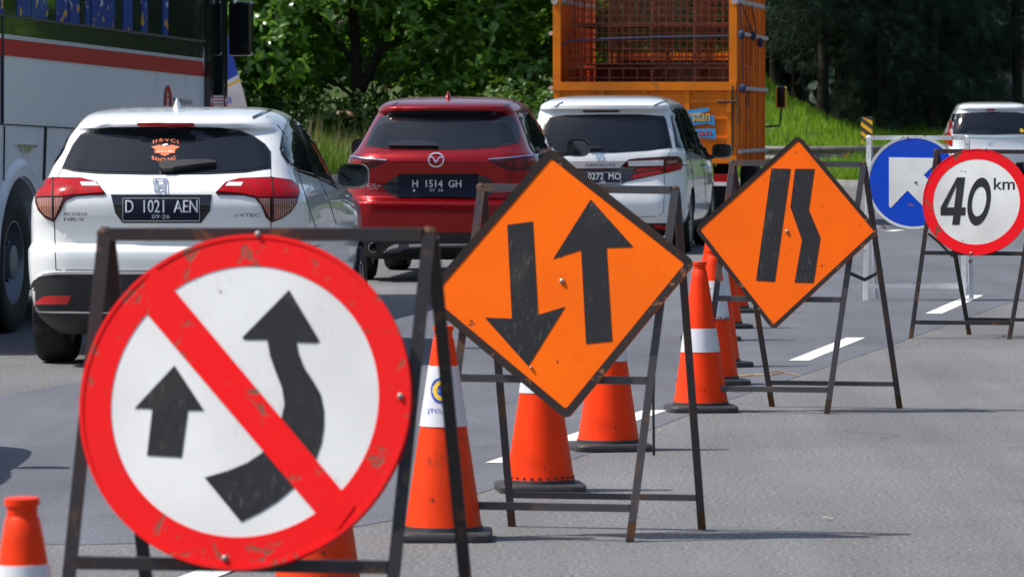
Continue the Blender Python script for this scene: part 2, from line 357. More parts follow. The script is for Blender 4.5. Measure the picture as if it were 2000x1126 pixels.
# new overlay lane, bounded by the dashed line on its right
def gp(x, y): p = G(x, y); return (p.x, p.y)
sheet('asphalt_overlay', [gp(-700, 1040), gp(150, 1064), gp(560, 1052), gp(800, 1010), gp(1010, 938), gp(1420, 782), gp(1720, 681), gp(2100, 545), gp(2500, 400), gp(2000, 392), gp(1655, 425), gp(1330, 520), gp(740, 612), gp(400, 690), gp(160, 746), gp(0, 772), gp(-700, 860)], .002, M['asphalt_overlay'] if 'asphalt_overlay' in M else M['asphalt_new'])
# dashes of the lane line
def dash(xn, yn, xf, yf, wn=.13):
    a, b = G(xn, yn), G(xf, yf); d = (b - a).normalized(); n = Vector((d.y, -d.x, 0)) * (wn / 2)
    me = bpy.data.meshes.new('lane_dash'); me.from_pydata([(*(a - n).to_2d(), .005), (*(a + n).to_2d(), .005), (*(b + n).to_2d(), .005), (*(b - n).to_2d(), .005)], [], [(0, 1, 2, 3)])
    return setp(link('lane_dash', me, M['road_paint']), kind='structure')
dash(355, 1140, 560, 1064); dash(975, 905, 1280, 802); dash(1560, 705, 1672, 660); dash(1823, 613, 1906, 577); dash(2030, 538, 2090, 515)
dash(1738, 452, 1770, 447); dash(1850, 442, 1890, 436)
# kerb along the far edge
mb = MB()
for a, b in zip(EDGE[2:-1], EDGE[3:]): mb.bar((a[0], a[1], .03), (b[0], b[1], .03), .30, .16, (0, 0, 1))
setp(mb.build('kerb', M['concrete']), kind='structure')

def edge_y(x):
    for a, b in zip(EDGE[1:-1], EDGE[2:]):
        if a[0] <= x <= b[0]: return a[1] + (b[1] - a[1]) * (x - a[0]) / (b[0] - a[0])
    return 200
def bank_h(x, y):
    s = max(0.0, y - edge_y(x) - .2)
    rise = .055 * s if x < 1.5 else min(s, 5) * .10 + max(0, s - 5) * .02
    hump = 2.0 * math.exp(-((x - 4.3) / 2.0) ** 2) * (1 - math.exp(-(s / 9) ** 2))
    return .05 + rise + hump + .05 * math.sin(x * 2.1 + y * .7) + .04 * math.sin(y * 1.9 - x)
xs = np.linspace(-16, 24, 110); vs = []; fs = []
NT = 46
for x in xs:
    e = edge_y(x)
    for k in range(NT):
        y = e + .15 + (k / (NT - 1)) ** 1.5 * 75; vs.append((x, y, bank_h(x, y)))
for i in range(len(xs) - 1):
    for k in range(NT - 1): fs.append((i * NT + k, (i + 1) * NT + k, (i + 1) * NT + k + 1, i * NT + k + 1))
me = bpy.data.meshes.new('grass_bank'); me.from_pydata(vs, [], fs)
setp(link('grass_bank', me, M['soil'], None, 180), kind='structure')

# ------------------------------------------------------------------ grass (stuff)
def blades(name, m, n, place, hmin, hmax, wd, label, bend=.35):
    X = np.zeros((n, 3))
    for i in range(n): X[i] = place()
    h = RNG.uniform(hmin, hmax, n) * (.75 + .5 * np.sin(X[:, 0] * 2.3 + np.sin(X[:, 1] * 1.1) * 2) ** 2); a = RNG.uniform(0, 2 * math.pi, n); b = RNG.uniform(0, 2 * math.pi, n); bl = RNG.uniform(.05, bend, n) * h
    W = wd * RNG.uniform(.7, 1.3, n)
    u = np.stack([np.cos(a), np.sin(a), np.zeros(n)], 1) * W[:, None]
    lean = np.stack([np.cos(b) * bl, np.sin(b) * bl, np.zeros(n)], 1); up = np.zeros((n, 3)); up[:, 2] = h
    v = np.stack([X - u, X + u, X + up * .6 + lean * .4 + u * .7, X + up * .6 + lean * .4 - u * .7, X + up * .97 + lean], 1).reshape(-1, 3)
    f = []
    for i in range(n): k = 5 * i; f += [(k, k + 1, k + 2, k + 3), (k + 3, k + 2, k + 4)]
    me = bpy.data.meshes.new(name); me.from_pydata(v.tolist(), [], f)
    return setp(link(name, me, m), label, 'grass', None, 'stuff')
def pl_bank(x0, x1, depth):
    def p():
        x = random.uniform(x0, x1); y = edge_y(x) + .3 + random.random() ** 1.3 * depth
        return (x, y, bank_h(x, y) - .01)
    return p
blades('bank_grass', M['grass_blade'], 60000, pl_bank(2.0, 14, 26), .10, .28, .012, 'bright green grass on the bank behind the guard rail')
blades('verge_grass', M['grass_tall'], 16000, pl_bank(-8.5, 2.2, 9), .30, .85, .010, 'tall green grass on the verge behind the cars', .5)
blades('seeding_grass', M['grass_seed'], 700, pl_bank(-7, -1.5, 3), .7, 1.15, .010, 'pale seed heads above the tall verge grass', .3)

# ------------------------------------------------------------------ trees
def leaf_mesh(name, centers, normals, L, W, per, spread, segs=3):
    """rosettes of obovate leaves around each centre"""
    n = len(centers) * per
    C = np.repeat(np.asarray(centers), per, 0); N = np.repeat(np.asarray(normals), per, 0)
    N = N / np.linalg.norm(N, axis=1)[:, None]
    rnd = RNG.normal(size=(n, 3)); t = rnd - N * (rnd * N).sum(1)[:, None]; t /= np.linalg.norm(t, axis=1)[:, None]
    tilt = RNG.uniform(-.1, spread, n)[:, None]; D = t * np.cos(tilt) + N * np.sin(tilt)
    S = np.cross(D, N); S /= np.linalg.norm(S, axis=1)[:, None]; U = np.cross(S, D)
    Ls = (L * RNG.uniform(.6, 1.15, n))[:, None]; Ws = (W * RNG.uniform(.75, 1.15, n))[:, None]
    prof = [(0, .10), (.45, .62), (.8, 1.0), (1.0, .12)]
    rows = []
    for s_, w_ in prof:
        drop = -.28 * s_ * s_
        c = C + D * Ls * s_ + U * Ls * drop
        rows += [c - S * Ws * w_ * .5 + U * Ws * .12 * w_, c + S * Ws * w_ * .5 + U * Ws * .12 * w_]
    V = np.stack(rows, 1).reshape(-1, 3)
    k = np.arange(n) * 8
    Fc = np.concatenate([np.stack([k + 2 * i, k + 2 * i + 1, k + 2 * i + 3, k + 2 * i + 2], 1) for i in range(3)], 0)
    me = bpy.data.meshes.new(name); me.vertices.add(len(V)); me.vertices.foreach_set('co', V.ravel())
    me.loops.add(Fc.size); me.loops.foreach_set('vertex_index', Fc.ravel().astype(np.int32))
    me.polygons.add(len(Fc)); me.polygons.foreach_set('loop_start', (np.arange(len(Fc)) * 4).astype(np.int32))
    me.update(calc_edges=True); me.validate(); return me
def crown_points(n, c, r, lumps, seed, bottom=.25, clear=False):
    g = np.random.default_rng(seed); pts = []; nr = []
    L = [(np.array(c) + np.array(r) * g.uniform(-.75, .75, 3), g.uniform(.35, .6)) for _ in range(lumps)]
    while len(pts) < n:
        lc, lr = L[g.integers(len(L))]
        d = g.normal(size=3); d /= np.linalg.norm(d); rad = lr * g.uniform(.55, 1.0) ** .5
        p = lc + d * rad * np.array(r)
        if p[2] < bottom: continue
        if clear and p[1] < .4 and (abs(p[0] - .05) < .45 or (0 < p[0] < 1.3 and abs(p[2] - 1.3 - 1.5 * p[0]) < .45)) and p[2] < 3.1: continue
        pts.append(p); nr.append(d * .6 + np.array([-.15, -.1, .75]) + g.normal(size=3) * .25)
    return pts, nr
def limbs(spec):
    mb = MB()
    for pts, r0, r1 in spec:
        n = len(pts); mb.tube(pts, [r0 + (r1 - r0) * i / (n - 1) for i in range(n)], 10)
    return mb
CROWN = [leaf_mesh('crown', *crown_points(2300, (0, 0, 3.7), (4.3, 3.0, 3.1), 26, s, .35, s == 1), .29, .115, 7, 1.0) for s in (1, 2, 3)]
DRY = leaf_mesh('dry_leaves', *crown_points(26, (0, -1.2, 2.6), (4.0, 2.0, 2.4), 26, 9, .35), .26, .10, 2, .3)
TRUNK = limbs([([(0, 0, -.2), (.02, 0, .7), (0, .02, 1.4), (-.05, 0, 2.1), (-.12, .1, 3.4), (-.1, .1, 5)], .20, .06),
               ([(0, .02, 1.35), (.25, -.05, 1.8), (.55, -.05, 2.5), (.9, .1, 3.6)], .14, .05),
               ([(-.02, 0, 1.9), (-.5, .1, 2.6), (-1.3, .3, 3.4)], .09, .03), ([(.4, -.05, 2.2), (1.1, -.3, 2.7), (1.9, -.2, 3.1)], .07, .025),
               ([(0, 0, 1.2), (-.5, -.4, 1.6), (-1.2, -.7, 1.75)], .05, .02)]).mesh('trunk')
BLAB = ['broad-leaved tree with a forked trunk behind the red car', 'broad-leaved tree beside the bus front, half hidden by its mirror', 'broad-leaved tree just left of the orange truck',
        'broad-leaved tree farther back between bus and red car', 'broad-leaved tree farther back behind the white van', 'broad-leaved tree farther back behind the bus', 'broad-leaved tree far behind the orange truck cages', 'broad-leaved tree far behind the white car on the left']
for i, (x, y, rz, sc_) in enumerate([(-3.35, 111.5, 0, 1.0), (-7.6, 112, 1.9, .95), (.35, 112.5, 3.9, .95), (-5.2, 122, 2.6, 1.25), (-.8, 123, .7, 1.25), (-10.5, 120, 5.1, 1.2), (3.6, 126, 4.4, 1.3), (-13, 114, 3.3, 1.1)]):
    t = Thing('broadleaf_tree', BLAB[i], 'tree', (x, y, bank_h(x, y) - .05), rz, 'broad-leaved trees along the verge')
    t.o.scale = (sc_,) * 3
    link('trunk', TRUNK, M['bark'], t, 60)
    setp(link('crown', CROWN[i % 3], M['leaf_big'], t), kind='stuff')
    if i < 3: setp(link('dry_leaves', DRY, M['leaf_dry'], t), kind='stuff')
# understorey shrubs
def shrub_mesh(seed, n=420, r=(1.1, .9, .75)):
    return leaf_mesh('foliage', *crown_points(n, (0, 0, .75), r, 10, seed, .05), .13, .06, 6, 1.1)
SHR = [shrub_mesh(21), shrub_mesh(22)]
STEM = limbs([([(0, 0, -.1), (.05, 0, .4), (.2, .1, .9)], .035, .01), ([(0, 0, -.1), (-.1, .05, .5), (-.35, 0, .9)], .03, .01)]).mesh('stem')
SLAB = ['dark leafy shrub under the tree beside the red car roof', 'leafy shrub behind the white car mirror', 'light green bush between red car roof and orange truck', 'leafy bush behind the red car roof', 'low bush at the foot of the forked tree', 'pale green bush behind the orange truck gate']
for i, (x, y, s_) in enumerate([(-3.9, 109.6, 1.1), (-5.2, 110.4, 1.0), (.62, 106.6, 1.25), (-1.6, 109.5, .9), (-2.7, 110.5, .8), (1.6, 110, 1.2)]):
    t = Thing('shrub', SLAB[i], 'shrub', (x, y, bank_h(x, y) - .03), i * 1.3, 'shrubs under the trees'); t.o.scale = (s_,) * 3
    link('stem', STEM, M['bark'], t); setp(link('foliage', SHR[i % 2], M['shrub_light' if i in (2, 5) else 'shrub_leaf'], t), kind='stuff')
# dark needle trees on the right
def needle_mesh(seed, n=2600, per=16, z0=2.0):
    g = np.random.default_rng(seed); pts = []; dr = []
    for k in range(150):
        z = g.uniform(z0, 9.5); a = g.uniform(0, 2 * math.pi); Lb = (2.9 - .13 * z) * g.uniform(.6, 1.1)
        for j in range(n // 150):
            s_ = g.uniform(.15, 1); p = np.array([math.cos(a) * Lb * s_, math.sin(a) * Lb * s_, z + .5 * s_ - 1.0 * s_ * s_]) + g.normal(size=3) * .16
            pts.append(p); dr.append(np.array([math.cos(a), math.sin(a), -.35]) + g.normal(size=3) * .35)
    n = len(pts) * per
    C = np.repeat(np.array(pts), per, 0) + g.normal(size=(n, 3)) * .05; D = np.repeat(np.array(dr), per, 0) + g.normal(size=(n, 3)) * .55
    D /= np.linalg.norm(D, axis=1)[:, None]; S = np.cross(D, g.normal(size=(n, 3))); S /= np.linalg.norm(S, axis=1)[:, None]
    Ls = g.uniform(.16, .36, n)[:, None]
    V = np.stack([C - S * .007, C + S * .007, C + D * Ls + np.array([0, 0, -.05])], 1).reshape(-1, 3)
    k = np.arange(n) * 3; Fc = np.stack([k, k + 1, k + 2], 1)
    me = bpy.data.meshes.new('crown'); me.vertices.add(len(V)); me.vertices.foreach_set('co', V.ravel())
    me.loops.add(Fc.size); me.loops.foreach_set('vertex_index', Fc.ravel().astype(np.int32))
    me.polygons.add(len(Fc)); me.polygons.foreach_set('loop_start', (np.arange(len(Fc)) * 3).astype(np.int32))
    me.update(calc_edges=True); me.validate(); return me
NEED = [needle_mesh(31), needle_mesh(32), needle_mesh(33, 2600, 16, .7)]
_l = [([(0, 0, -.3), (.03, 0, 1.5), (.0, .03, 4), (-.05, 0, 7), (0, 0, 9.8)], .155, .03)]
for k in range(14):
    a = k * 2.4; z = 2.0 + k * .5; _l.append(([(0, 0, z), (math.cos(a) * .9, math.sin(a) * .9, z + .22), (math.cos(a) * 1.9, math.sin(a) * 1.9, z - .1)], .035, .01))
PTR = limbs(_l).mesh('trunk')
PLAB = ['dark needle tree with a thick trunk right of the truck, left of the pair', 'dark needle tree with a bare trunk, right of the pair by the truck', 'dark needle tree behind the hazard marker', 'dark needle tree above the blue arrow sign', 'dark needle tree left of the far white car', 'dark needle tree behind the roof of the far white car',
        'dark needle tree at the right edge behind the far white car', 'dark needle tree farther back right of the truck', 'dark needle tree farther back above the blue sign', 'dark needle tree farther back at the right', 'dark needle tree farthest back behind the truck mirror', 'dark needle tree farthest back in the middle of the dark grove', 'dark needle tree hidden behind the orange truck, added for shade, farther left', 'dark needle tree hidden behind the orange truck, added for shade, in the middle', 'dark needle tree at the right side of the orange truck', 'small dark needle tree right of the hazard marker', 'small dark needle tree behind the blue arrow sign', 'small dark needle tree just left of the far white car roof', 'dark needle tree added behind the orange truck cab to cast dappled shade', 'dark needle tree whose branches show right above the truck mirror']
for i, (px, d, rz, sc_) in enumerate([(1606, 117, 0, 1.0), (1641, 119, 2.1, .95), (1694, 127, 4.0, 1.0), (1760, 121, 1.0, 1.0), (1822, 118, 5.2, .95), (1890, 126, 3.0, 1.05), (1985, 121, .4, 1.0), (1560, 131, 2.7, 1.15), (1745, 133, 5.7, 1.15), (1870, 134, 1.6, 1.15), (1515, 139, 3.6, 1.2), (1655, 138, .9, 1.2), (1385, 121, 1.2, 1.05), (1440, 126, 3.3, 1.1), (1492, 124, 5.0, 1.0), (1720, 117, 2.2, .72), (1790, 125, .3, .8), (1850, 121, 4.1, .7), (1300, 110.5, 2.9, .95), (1445, 114, .8, .9)]):  # pines behind the truck are added to cast shade on the bank
    x = (px - 1000) * d / F
    t = Thing('pine_tree', PLAB[i], 'tree', (x, d, bank_h(x, d) - .1), rz, 'dark needle trees on the bank'); t.o.scale = (sc_,) * 3
    link('trunk', PTR, M['bark'], t, 60); setp(link('crown', NEED[2 if i in (3, 4, 5, 8, 15, 16, 17) else i % 2], M['needle'], t), kind='stuff')
# wood behind everything: reads as one dark mass
def wood():
    g = np.random.default_rng(5); pts = []; nr = []
    for k in range(16000):
        x = g.uniform(-22, 62); y = g.uniform(143, 152) + max(0, x - 20) * .5; z = g.uniform(0, 17) ; pts.append((x, y, z)); nr.append((g.normal() * .5, -.7 + g.normal() * .4, .6))
    return leaf_mesh('distant_wood', pts, nr, .9, .4, 6, 1.0)
setp(link('distant_wood', wood(), M['needle']), 'dense dark wood behind the roadside trees', 'wood', None, 'stuff')

def reflection_wood():  # unseen leaf mass, added so paint and glass have something dark to reflect
    g = np.random.default_rng(6); pts = []; nr = []
    for k in range(5200):
        a = g.uniform(0, 1)
        if a < .6: y = g.uniform(-70, 130); x = 26 + max(0, y - 60) * .12 + abs(g.normal()) * 2.5
        else: x = g.uniform(-60, 30); y = -75 - abs(g.normal()) * 3
        pts.append((x, y, g.uniform(0, 1) ** .8 * 8.5)); nr.append((g.normal() * .5, g.normal() * .5, .7))
    return leaf_mesh('reflection_wood', pts, nr, 1.1, .6, 5, 1.0)
setp(link('reflection_wood', reflection_wood(), M['leaf_big']), 'unseen wood added right of the road and behind the camera for reflections', 'wood', None, 'stuff')

# ------------------------------------------------------------------ guard rail, hazard marker, pillar, flag
t = Thing('guard_rail', 'weathered steel guard rail along the bend right of the truck', 'guard rail', (5.5, 99.6, 0))
rp = [(1.5, 105.3), (3.2, 103.6), (4.8, 102.2), (5.9, 101.2), (6.9, 101.5), (7.8, 103.5), (8.7, 106), (9.8, 108.5), (12, 112), (16, 117), (22, 124)]
prof = [(0, .31), (-.03, .28), (-.03, .23), (.03, .18), (.03, .13), (-.03, .08), (-.03, .03), (0, 0)]
vs = []; fs = []
for i, (x, y) in enumerate(rp):
    a, b = rp[max(0, i - 1)], rp[min(len(rp) - 1, i + 1)]; d = Vector((b[0] - a[0], b[1] - a[1])).normalized(); nx, ny = d.y, -d.x
    for o_, z in prof: vs.append((x - 5.5 + nx * -o_, y - 99.6 + ny * -o_, .42 + z))
n = len(prof)
for i in range(len(rp) - 1):
    for k in range(n - 1): fs.append((i * n + k, (i + 1) * n + k, (i + 1) * n + k + 1, i * n + k + 1))
me = bpy.data.meshes.new('beam'); me.from_pydata(vs, [], fs); o = link('beam', me, M['galv'], t, 60)
sm = o.modifiers.new('solid', 'SOLIDIFY'); sm.thickness = .006
for i, (x, y) in enumerate(rp):
    MB().box((x - 5.5, y - 99.6 + .12, .33), (.11, .12, .85)).build('post', M['galv'], t)
p = P(1653, 304, 101.0); MB().box((p.x - 5.5, p.y - 99.6 - .25, p.z), (.09, .02, .09), Matrix.Rotation(R(45), 3, 'Y')).build('reflector', M['reflector'], t)

d = 104.6; b0 = P(1693, 340, d); x0 = b0.x
t = Thing('hazard_marker', 'yellow and black striped hazard marker on the bank', 'road marker', (x0, d, bank_h(x0, d)), R(-28))
zb = bank_h(x0, d); top = P(1693, 228, d).z - zb; bot = P(1693, 283, d).z - zb; wd = 24 * d / F
MB().box((0, .03, top / 2), (.06, .04, top)).build('post', M['galv'], t)
MB().box((0, 0, (top + bot) / 2), (wd, .012, top - bot)).build('panel', M['hazard_yellow'], t)
hh = top - bot
for k in range(4):
    zc = bot + (k - .35) * hh / 3.1
    poly = []
    for x, z in ((-wd / 2, zc + .17), (wd / 2, zc), (wd / 2, zc + .10), (-wd / 2, zc + .27)): poly.append((x, min(top, max(bot, z))))
    if max(q[1] for q in poly) - min(q[1] for q in poly) > .05:
        MB().prism(poly, (0, -.0065, 0), (1, 0, 0), (0, 0, 1), (0, -1, 0), .003).build('stripe', M['hazard_black'], t)

t = Thing('concrete_pillar', 'grey concrete pillar behind the far white car at the right edge', 'pillar', (P(1985, 300, 138).x, 138, 0))
MB().box((0, 0, 3), (.62, .6, 7)).build('shaft', M['concrete'], t); MB().box((-.42, .3, 3), (.18, .4, 7)).build('pilaster', M['concrete'], t)
MB().box((0, 0, 6.3), (1.4, .9, .5)).build('capital', M['concrete'], t)

# ================================================================== SIGN STANDS
def stand(name, label, dF, spread, psi, tilt, TL, TR, FL, FR, BL, BR, rails, brail, m, bw, group, cp):
    """A-frame: pixels of the joints; the base centre is the thing's origin"""
    tilt = math.atan2(spread * .5, 1.31); dB = dF + spread; dT = dF + spread * .5; sl = lambda x, c, d: -(x - c) * d / F * math.tan(psi)
    cF = (FL[0] + FR[0]) / 2; cB = (BL[0] + BR[0]) / 2; cT = (TL[0] + TR[0]) / 2
    def foot(q, c, d0):
        d = d0 + sl(q[0], c, d0); p = P(q[0], 0, d); p.z = 0.0; return p
    def top(q): d = dT + sl(q[0], cT, dT); return P(q[0], q[1], d)
    o0 = (foot(FL, cF, dF) + foot(FR, cF, dF) + foot(BL, cB, dB) + foot(BR, cB, dB)) / 4; o0.z = 0
    t = Thing(name, label, 'road sign', o0, 0, group)
    tl, tr = top(TL) - o0, top(TR) - o0; off = Vector((0, .022, -.0))
    fl, fr, bl, br = foot(FL, cF, dF) - o0, foot(FR, cF, dF) - o0, foot(BL, cB, dB) - o0, foot(BR, cB, dB) - o0
    fy = Vector((0, -bw * .55, 0)); by = Vector((bw * .25, bw * .55, -.01))
    for a, b in ((tl, fl), (tr, fr)): MB().bar(a + fy, b, bw).build('front_leg', m, t)
    for a, b in ((tl, bl), (tr, br)): MB().bar(a + by, b, bw).build('rear_leg', m, t)
    MB().bar(tl + fy + Vector((bw * .5, -.002, 0)), tr + fy + Vector((-bw * .5, -.002, 0)), bw).build('top_rail', m, t)
    for f in rails:                           # fraction of the front legs from the top
        a, b = (tl + fy).lerp(fl, f), (tr + fy).lerp(fr, f); u = (b - a).normalized()
        MB().bar(a + u * bw * .5, b - u * bw * .5, bw * .95).build('front_rail', m, t)
    for f in brail:
        a, b = (tl + by).lerp(bl, f), (tr + by).lerp(br, f); u = (b - a).normalized()
        MB().bar(a + u * bw * .5, b - u * bw * .5, bw * .8).build('rear_rail', m, t)
    for a in (fl, fr, bl, br):
        top_ = tl if a is fl else tr if a is fr else tl if a is bl else tr
        MB().bar(a + (top_ - a) * .001 + Vector((0, -.0015, 0)), a.lerp(top_, .055) + Vector((0, -.0015, 0)), bw * 1.03).build('foot', M['rust_foot'] if m is not M['steel_white'] else m, t)
    for a in (tl, tr):
        MB().lathe([(bw * .2, -bw * .5), (bw * .62, -bw * .35), (bw * .66, bw * .2), (bw * .3, bw * .58)], 8, Matrix.Translation(a + Vector((0, bw * .05, 0)))).build('corner_weld', M['rust_foot'] if m is not M['steel_white'] else m, t)
    # panel frame on the front plane
    Rv = Vector((math.cos(psi), -math.sin(psi), 0)); N = Vector((-math.sin(psi) * math.cos(tilt), -math.cos(psi) * math.cos(tilt), math.sin(tilt))); U = N.cross(Rv); U = U if U.z > 0 else -U
    # distance of the panel centre: on the front frame plane, a little in front
    f = (cp[1] - TL[1]) / max(1, (YH + HCAM * F / dF) - TL[1]); dC = dT + (dF - dT) * f - (bw * 1.05 + .022)
    C = P(cp[0], cp[1], dC)
    return t, o0, C, Rv, U, N
def toplane(px, C, Rv, U, N):
    r = ray(*px); k = (C - CAMP).dot(N) / r.dot(N); q = CAMP + r * k - C; return (q.dot(Rv), q.dot(U))
def on_plane(t, o0, C, Rv, U, N, poly_px, name, m, off, th=.0015, smooth=False):
    poly = [toplane(p, C, Rv, U, N) for p in poly_px]
    return MB().prism(poly, C - o0 + N * off, Rv, U, N, th).build(name, m, t, smooth)
def cv(pts, ox, oy, k): return [(ox + x * k, oy + y * k) for x, y in pts]
def bolt(t, o0, C, Rv, U, N, px, r=.012):
    q = toplane(px, C, Rv, U, N); c = C - o0 + Rv * q[0] + U * q[1]; MM = Matrix((Rv, U, N)).transposed()
    mb = MB(); mb.lathe([(r * 1.25, 0), (r * 1.25, .003), (r, .004), (r * .9, .006), (r * .4, .008)], 10); mb.v = [tuple(c + N * .003 + MM @ Vector(p)) for p in mb.v]
    mb.build('bolt', M['bolt'], t)
def round_panel(t, o0, C, Rv, U, N, rad, rimmat, facemat, ringmat, inner):
    c = C - o0
    disc = [(rad * math.cos(a), rad * math.sin(a)) for a in np.linspace(0, 2 * math.pi, 96, endpoint=False)]
    MB().prism(disc, c - N * .014, Rv, U, N, .014).build('panel', facemat, t)
    MB().ring(rad * inner, rad * .988, c + N * .0002, Rv, U, N, .0016, 96).build('border', ringmat, t)
    MB().ring(rad * .988, rad * 1.012, c - N * .018, Rv, U, N, .022, 96).build('rim', rimmat, t)
def diamond_panel(t, o0, C, Rv, U, N, corners, fm, bm, bwid):
    q = [Vector(toplane(p, C, Rv, U, N)) for p in corners]; g = sum(q, Vector((0, 0))) / 4
    def inset(pts, dd):
        out = []
        for i in range(4):
            a, b, c = pts[i - 1], pts[i], pts[(i + 1) % 4]; e1, e2 = (a - b).normalized(), (c - b).normalized(); s = abs(e1.cross(e2)) if hasattr(e1, 'cross') else 1
            out.append(b + (e1 + e2) * dd / max(.3, s))
        return out
    def rounded(pts, r, n=5):
        out = []
        for i in range(4):
            a, b, c = pts[i - 1], pts[i], pts[(i + 1) % 4]; e1, e2 = (a - b).normalized(), (c - b).normalized()
            for k in range(n + 1):
                s = k / n; p0, p1, p2 = b + e1 * r, b, b + e2 * r; out.append(tuple(p0 * (1 - s) ** 2 + p1 * 2 * s * (1 - s) + p2 * s * s))
        return out
    c = C - o0; outer = rounded(q, .035); inner = rounded(inset(q, bwid), .012)
    MB().prism(outer, c - N * .012, Rv, U, N, .012).build('panel', fm, t)
    mb = MB(); n = len(outer); A = [c + Rv * p[0] + U * p[1] for p in outer]; B = [c + Rv * p[0] + U * p[1] for p in inner]
    vs = [p + N * .0005 for p in A] + [p + N * .0005 for p in B] + [p + N * .0045 for p in A] + [p + N * .003 for p in B]
    fs = []
    for i in range(n):
        j = (i + 1) % n; fs += [(2 * n + i, 2 * n + j, 3 * n + j, 3 * n + i), (3 * n + i, 3 * n + j, n + j, n + i), (i, j, 2 * n + j, 2 * n + i), (i, n + i, n + j, j)]
    mb.add(vs, fs); mb.build('border', bm, t)
    return q
GS = 'temporary road signs on folding stands'
PSI = R(11)
# 1: no overtaking, nearest
s1 = stand('road_sign', 'round no-overtaking sign with red slash and two black arrows, nearest the camera', 11.56, .66, PSI, R(12),
           (205, 457), (838, 457), (84, 1622), (716, 1622), (330, 1590), (950, 1590), (.560, .86), (.86,), M['steel_black'], .030, GS, (477, 782))
round_panel(*s1, .386, M['sign_red'], M['sign_white'], M['sign_red'], .818)
t, o0, C, Rv, U, N = s1
c1 = lambda pts: cv(pts, 100, 430, .618)
on_plane(*s1, c1([(390, 458), (483, 600), (432, 600), (412, 748), (303, 742), (320, 595), (265, 592)]), 'small_arrow', M['sign_black'], .0004)
on_plane(*s1, c1([(752, 220), (848, 380), (840, 387), (775, 385), (782, 420), (800, 465), (830, 510), (852, 550), (862, 600), (862, 650), (855, 700), (838, 750), (806, 800), (765, 845), (715, 888), (660, 922), (600, 952),
                   (485, 812), (560, 790), (620, 765), (665, 735), (700, 690), (725, 640), (737, 580), (730, 530), (710, 480), (692, 430), (683, 377), (610, 377), (604, 370)]), 'curved_arrow', M['sign_black'], .0004)
on_plane(*s1, c1([(330, 150), (960, 902), (895, 992), (262, 246)]), 'slash', M['sign_red'], .0026)
for b in ((505, 458), (440, 1090), (783, 774)): bolt(*s1, b, .006)
# 2: two-way traffic
s2 = stand('road_sign', 'orange diamond two-way traffic sign with opposing black arrows', 19.2, .56, PSI, R(13),
           (940, 366), (1318, 371), (852, 1050), (1230, 1055), (1000, 1031), (1371, 1033), (.545, .905), (.905,), M['steel_grey'], .030, GS, (1091, 552))
diamond_panel(*s2, [(1075, 288), (1359, 512), (1107, 820), (822, 582)], M['sign_orange'], M['sign_border'], .030)
c2 = lambda pts: cv(pts, 780, 270, .39976)
on_plane(*s2, c2([(527, 423), (652, 406), (678, 862), (810, 822), (630, 1112), (418, 875), (550, 880)]), 'down_arrow', M['sign_black'], .0004)
on_plane(*s2, c2([(935, 298), (1143, 530), (1012, 535), (1040, 990), (912, 1003), (888, 545), (752, 588)]), 'up_arrow', M['sign_black'], .0004)
bolt(*s2, (1098, 549), .008); bolt(*s2, (1038, 718), .005)
MB().tube([s2[1] * -1 + P(1280, 640, 19.7), s2[1] * -1 + P(1276, 780, 19.75), s2[1] * -1 + P(1277, 888, 19.8)], .006, 6).build('stay_rod', M['steel_black'], s2[0])
# 3: lane narrows
s3 = stand('road_sign', 'orange diamond lane-narrows sign with two black bars, one bent', 27.0, .50, PSI, R(13),
           (1430, 318), (1686, 321), (1370, 802), (1615, 806), (1508, 790), (1757, 796), (.545, .905), (.90,), M['steel_grey'], .030, GS, (1537, 452))
diamond_panel(*s3, [(1560, 263), (1718, 452), (1510, 645), (1356, 447)], M['sign_orange2'], M['sign_border'], .022)
c3 = lambda pts: cv(pts, 1280, 250, .5149)
on_plane(*s3, c3([(440, 153), (513, 155), (453, 582), (382, 578)]), 'straight_bar', M['sign_black'], .0004)
on_plane(*s3, c3([(530, 155), (604, 155), (582, 310), (626, 415), (600, 587), (528, 585), (556, 425), (512, 300)]), 'bent_bar', M['sign_black'], .0004)
bolt(*s3, (1537, 452), .008)
e = s3[1] * -1
MB().tube([e + P(1657, 532, 27.08), e + P(1689, 546, 27.2), e + P(1722, 528, 27.42)], .010, 6).build('brace', M['steel_black'], s3[0])
# 4: speed limit
s4 = stand('road_sign', 'round white speed limit sign with red border reading 40 km', 35.4, .55, PSI, R(12),
           (1829, 295), (2036, 297), (1779, 661), (1971, 664), (1893, 656), (2092, 658), (.545, .915), (.915,), M['steel_black'], .030, GS, (1907, 394))
round_panel(*s4, .370, M['sign_red2'], M['sign_white_dirty'], M['sign_red2'], .815)
c4 = lambda pts: cv(pts, 1660, 180, .462)
on_plane(*s4, c4([(455, 360), (487, 360), (463, 560), (432, 560)]), 'digit_four', M['sign_black'], .0004)
on_plane(*s4, c4([(383, 487), (489, 487), (487, 520), (383, 520)]), 'digit_four', M['sign_black'], .0008)
on_plane(*s4, c4([(383, 488), (452, 360), (466, 360), (404, 495)]), 'digit_four', M['sign_black'], .0012)
t, o0, C, Rv, U, N = s4
zc = toplane(c4([(546, 462)])[0], C, Rv, U, N); k_ = .462 * 35.4 / F
MB().ring(.62, 1.0, C - o0 + Rv * zc[0] + U * zc[1] + N * .0004, Rv * 49 * k_ + U * .012, U * 103 * k_ + Rv * .012, N, .0015, 48).build('digit_zero', M['sign_black'], t)
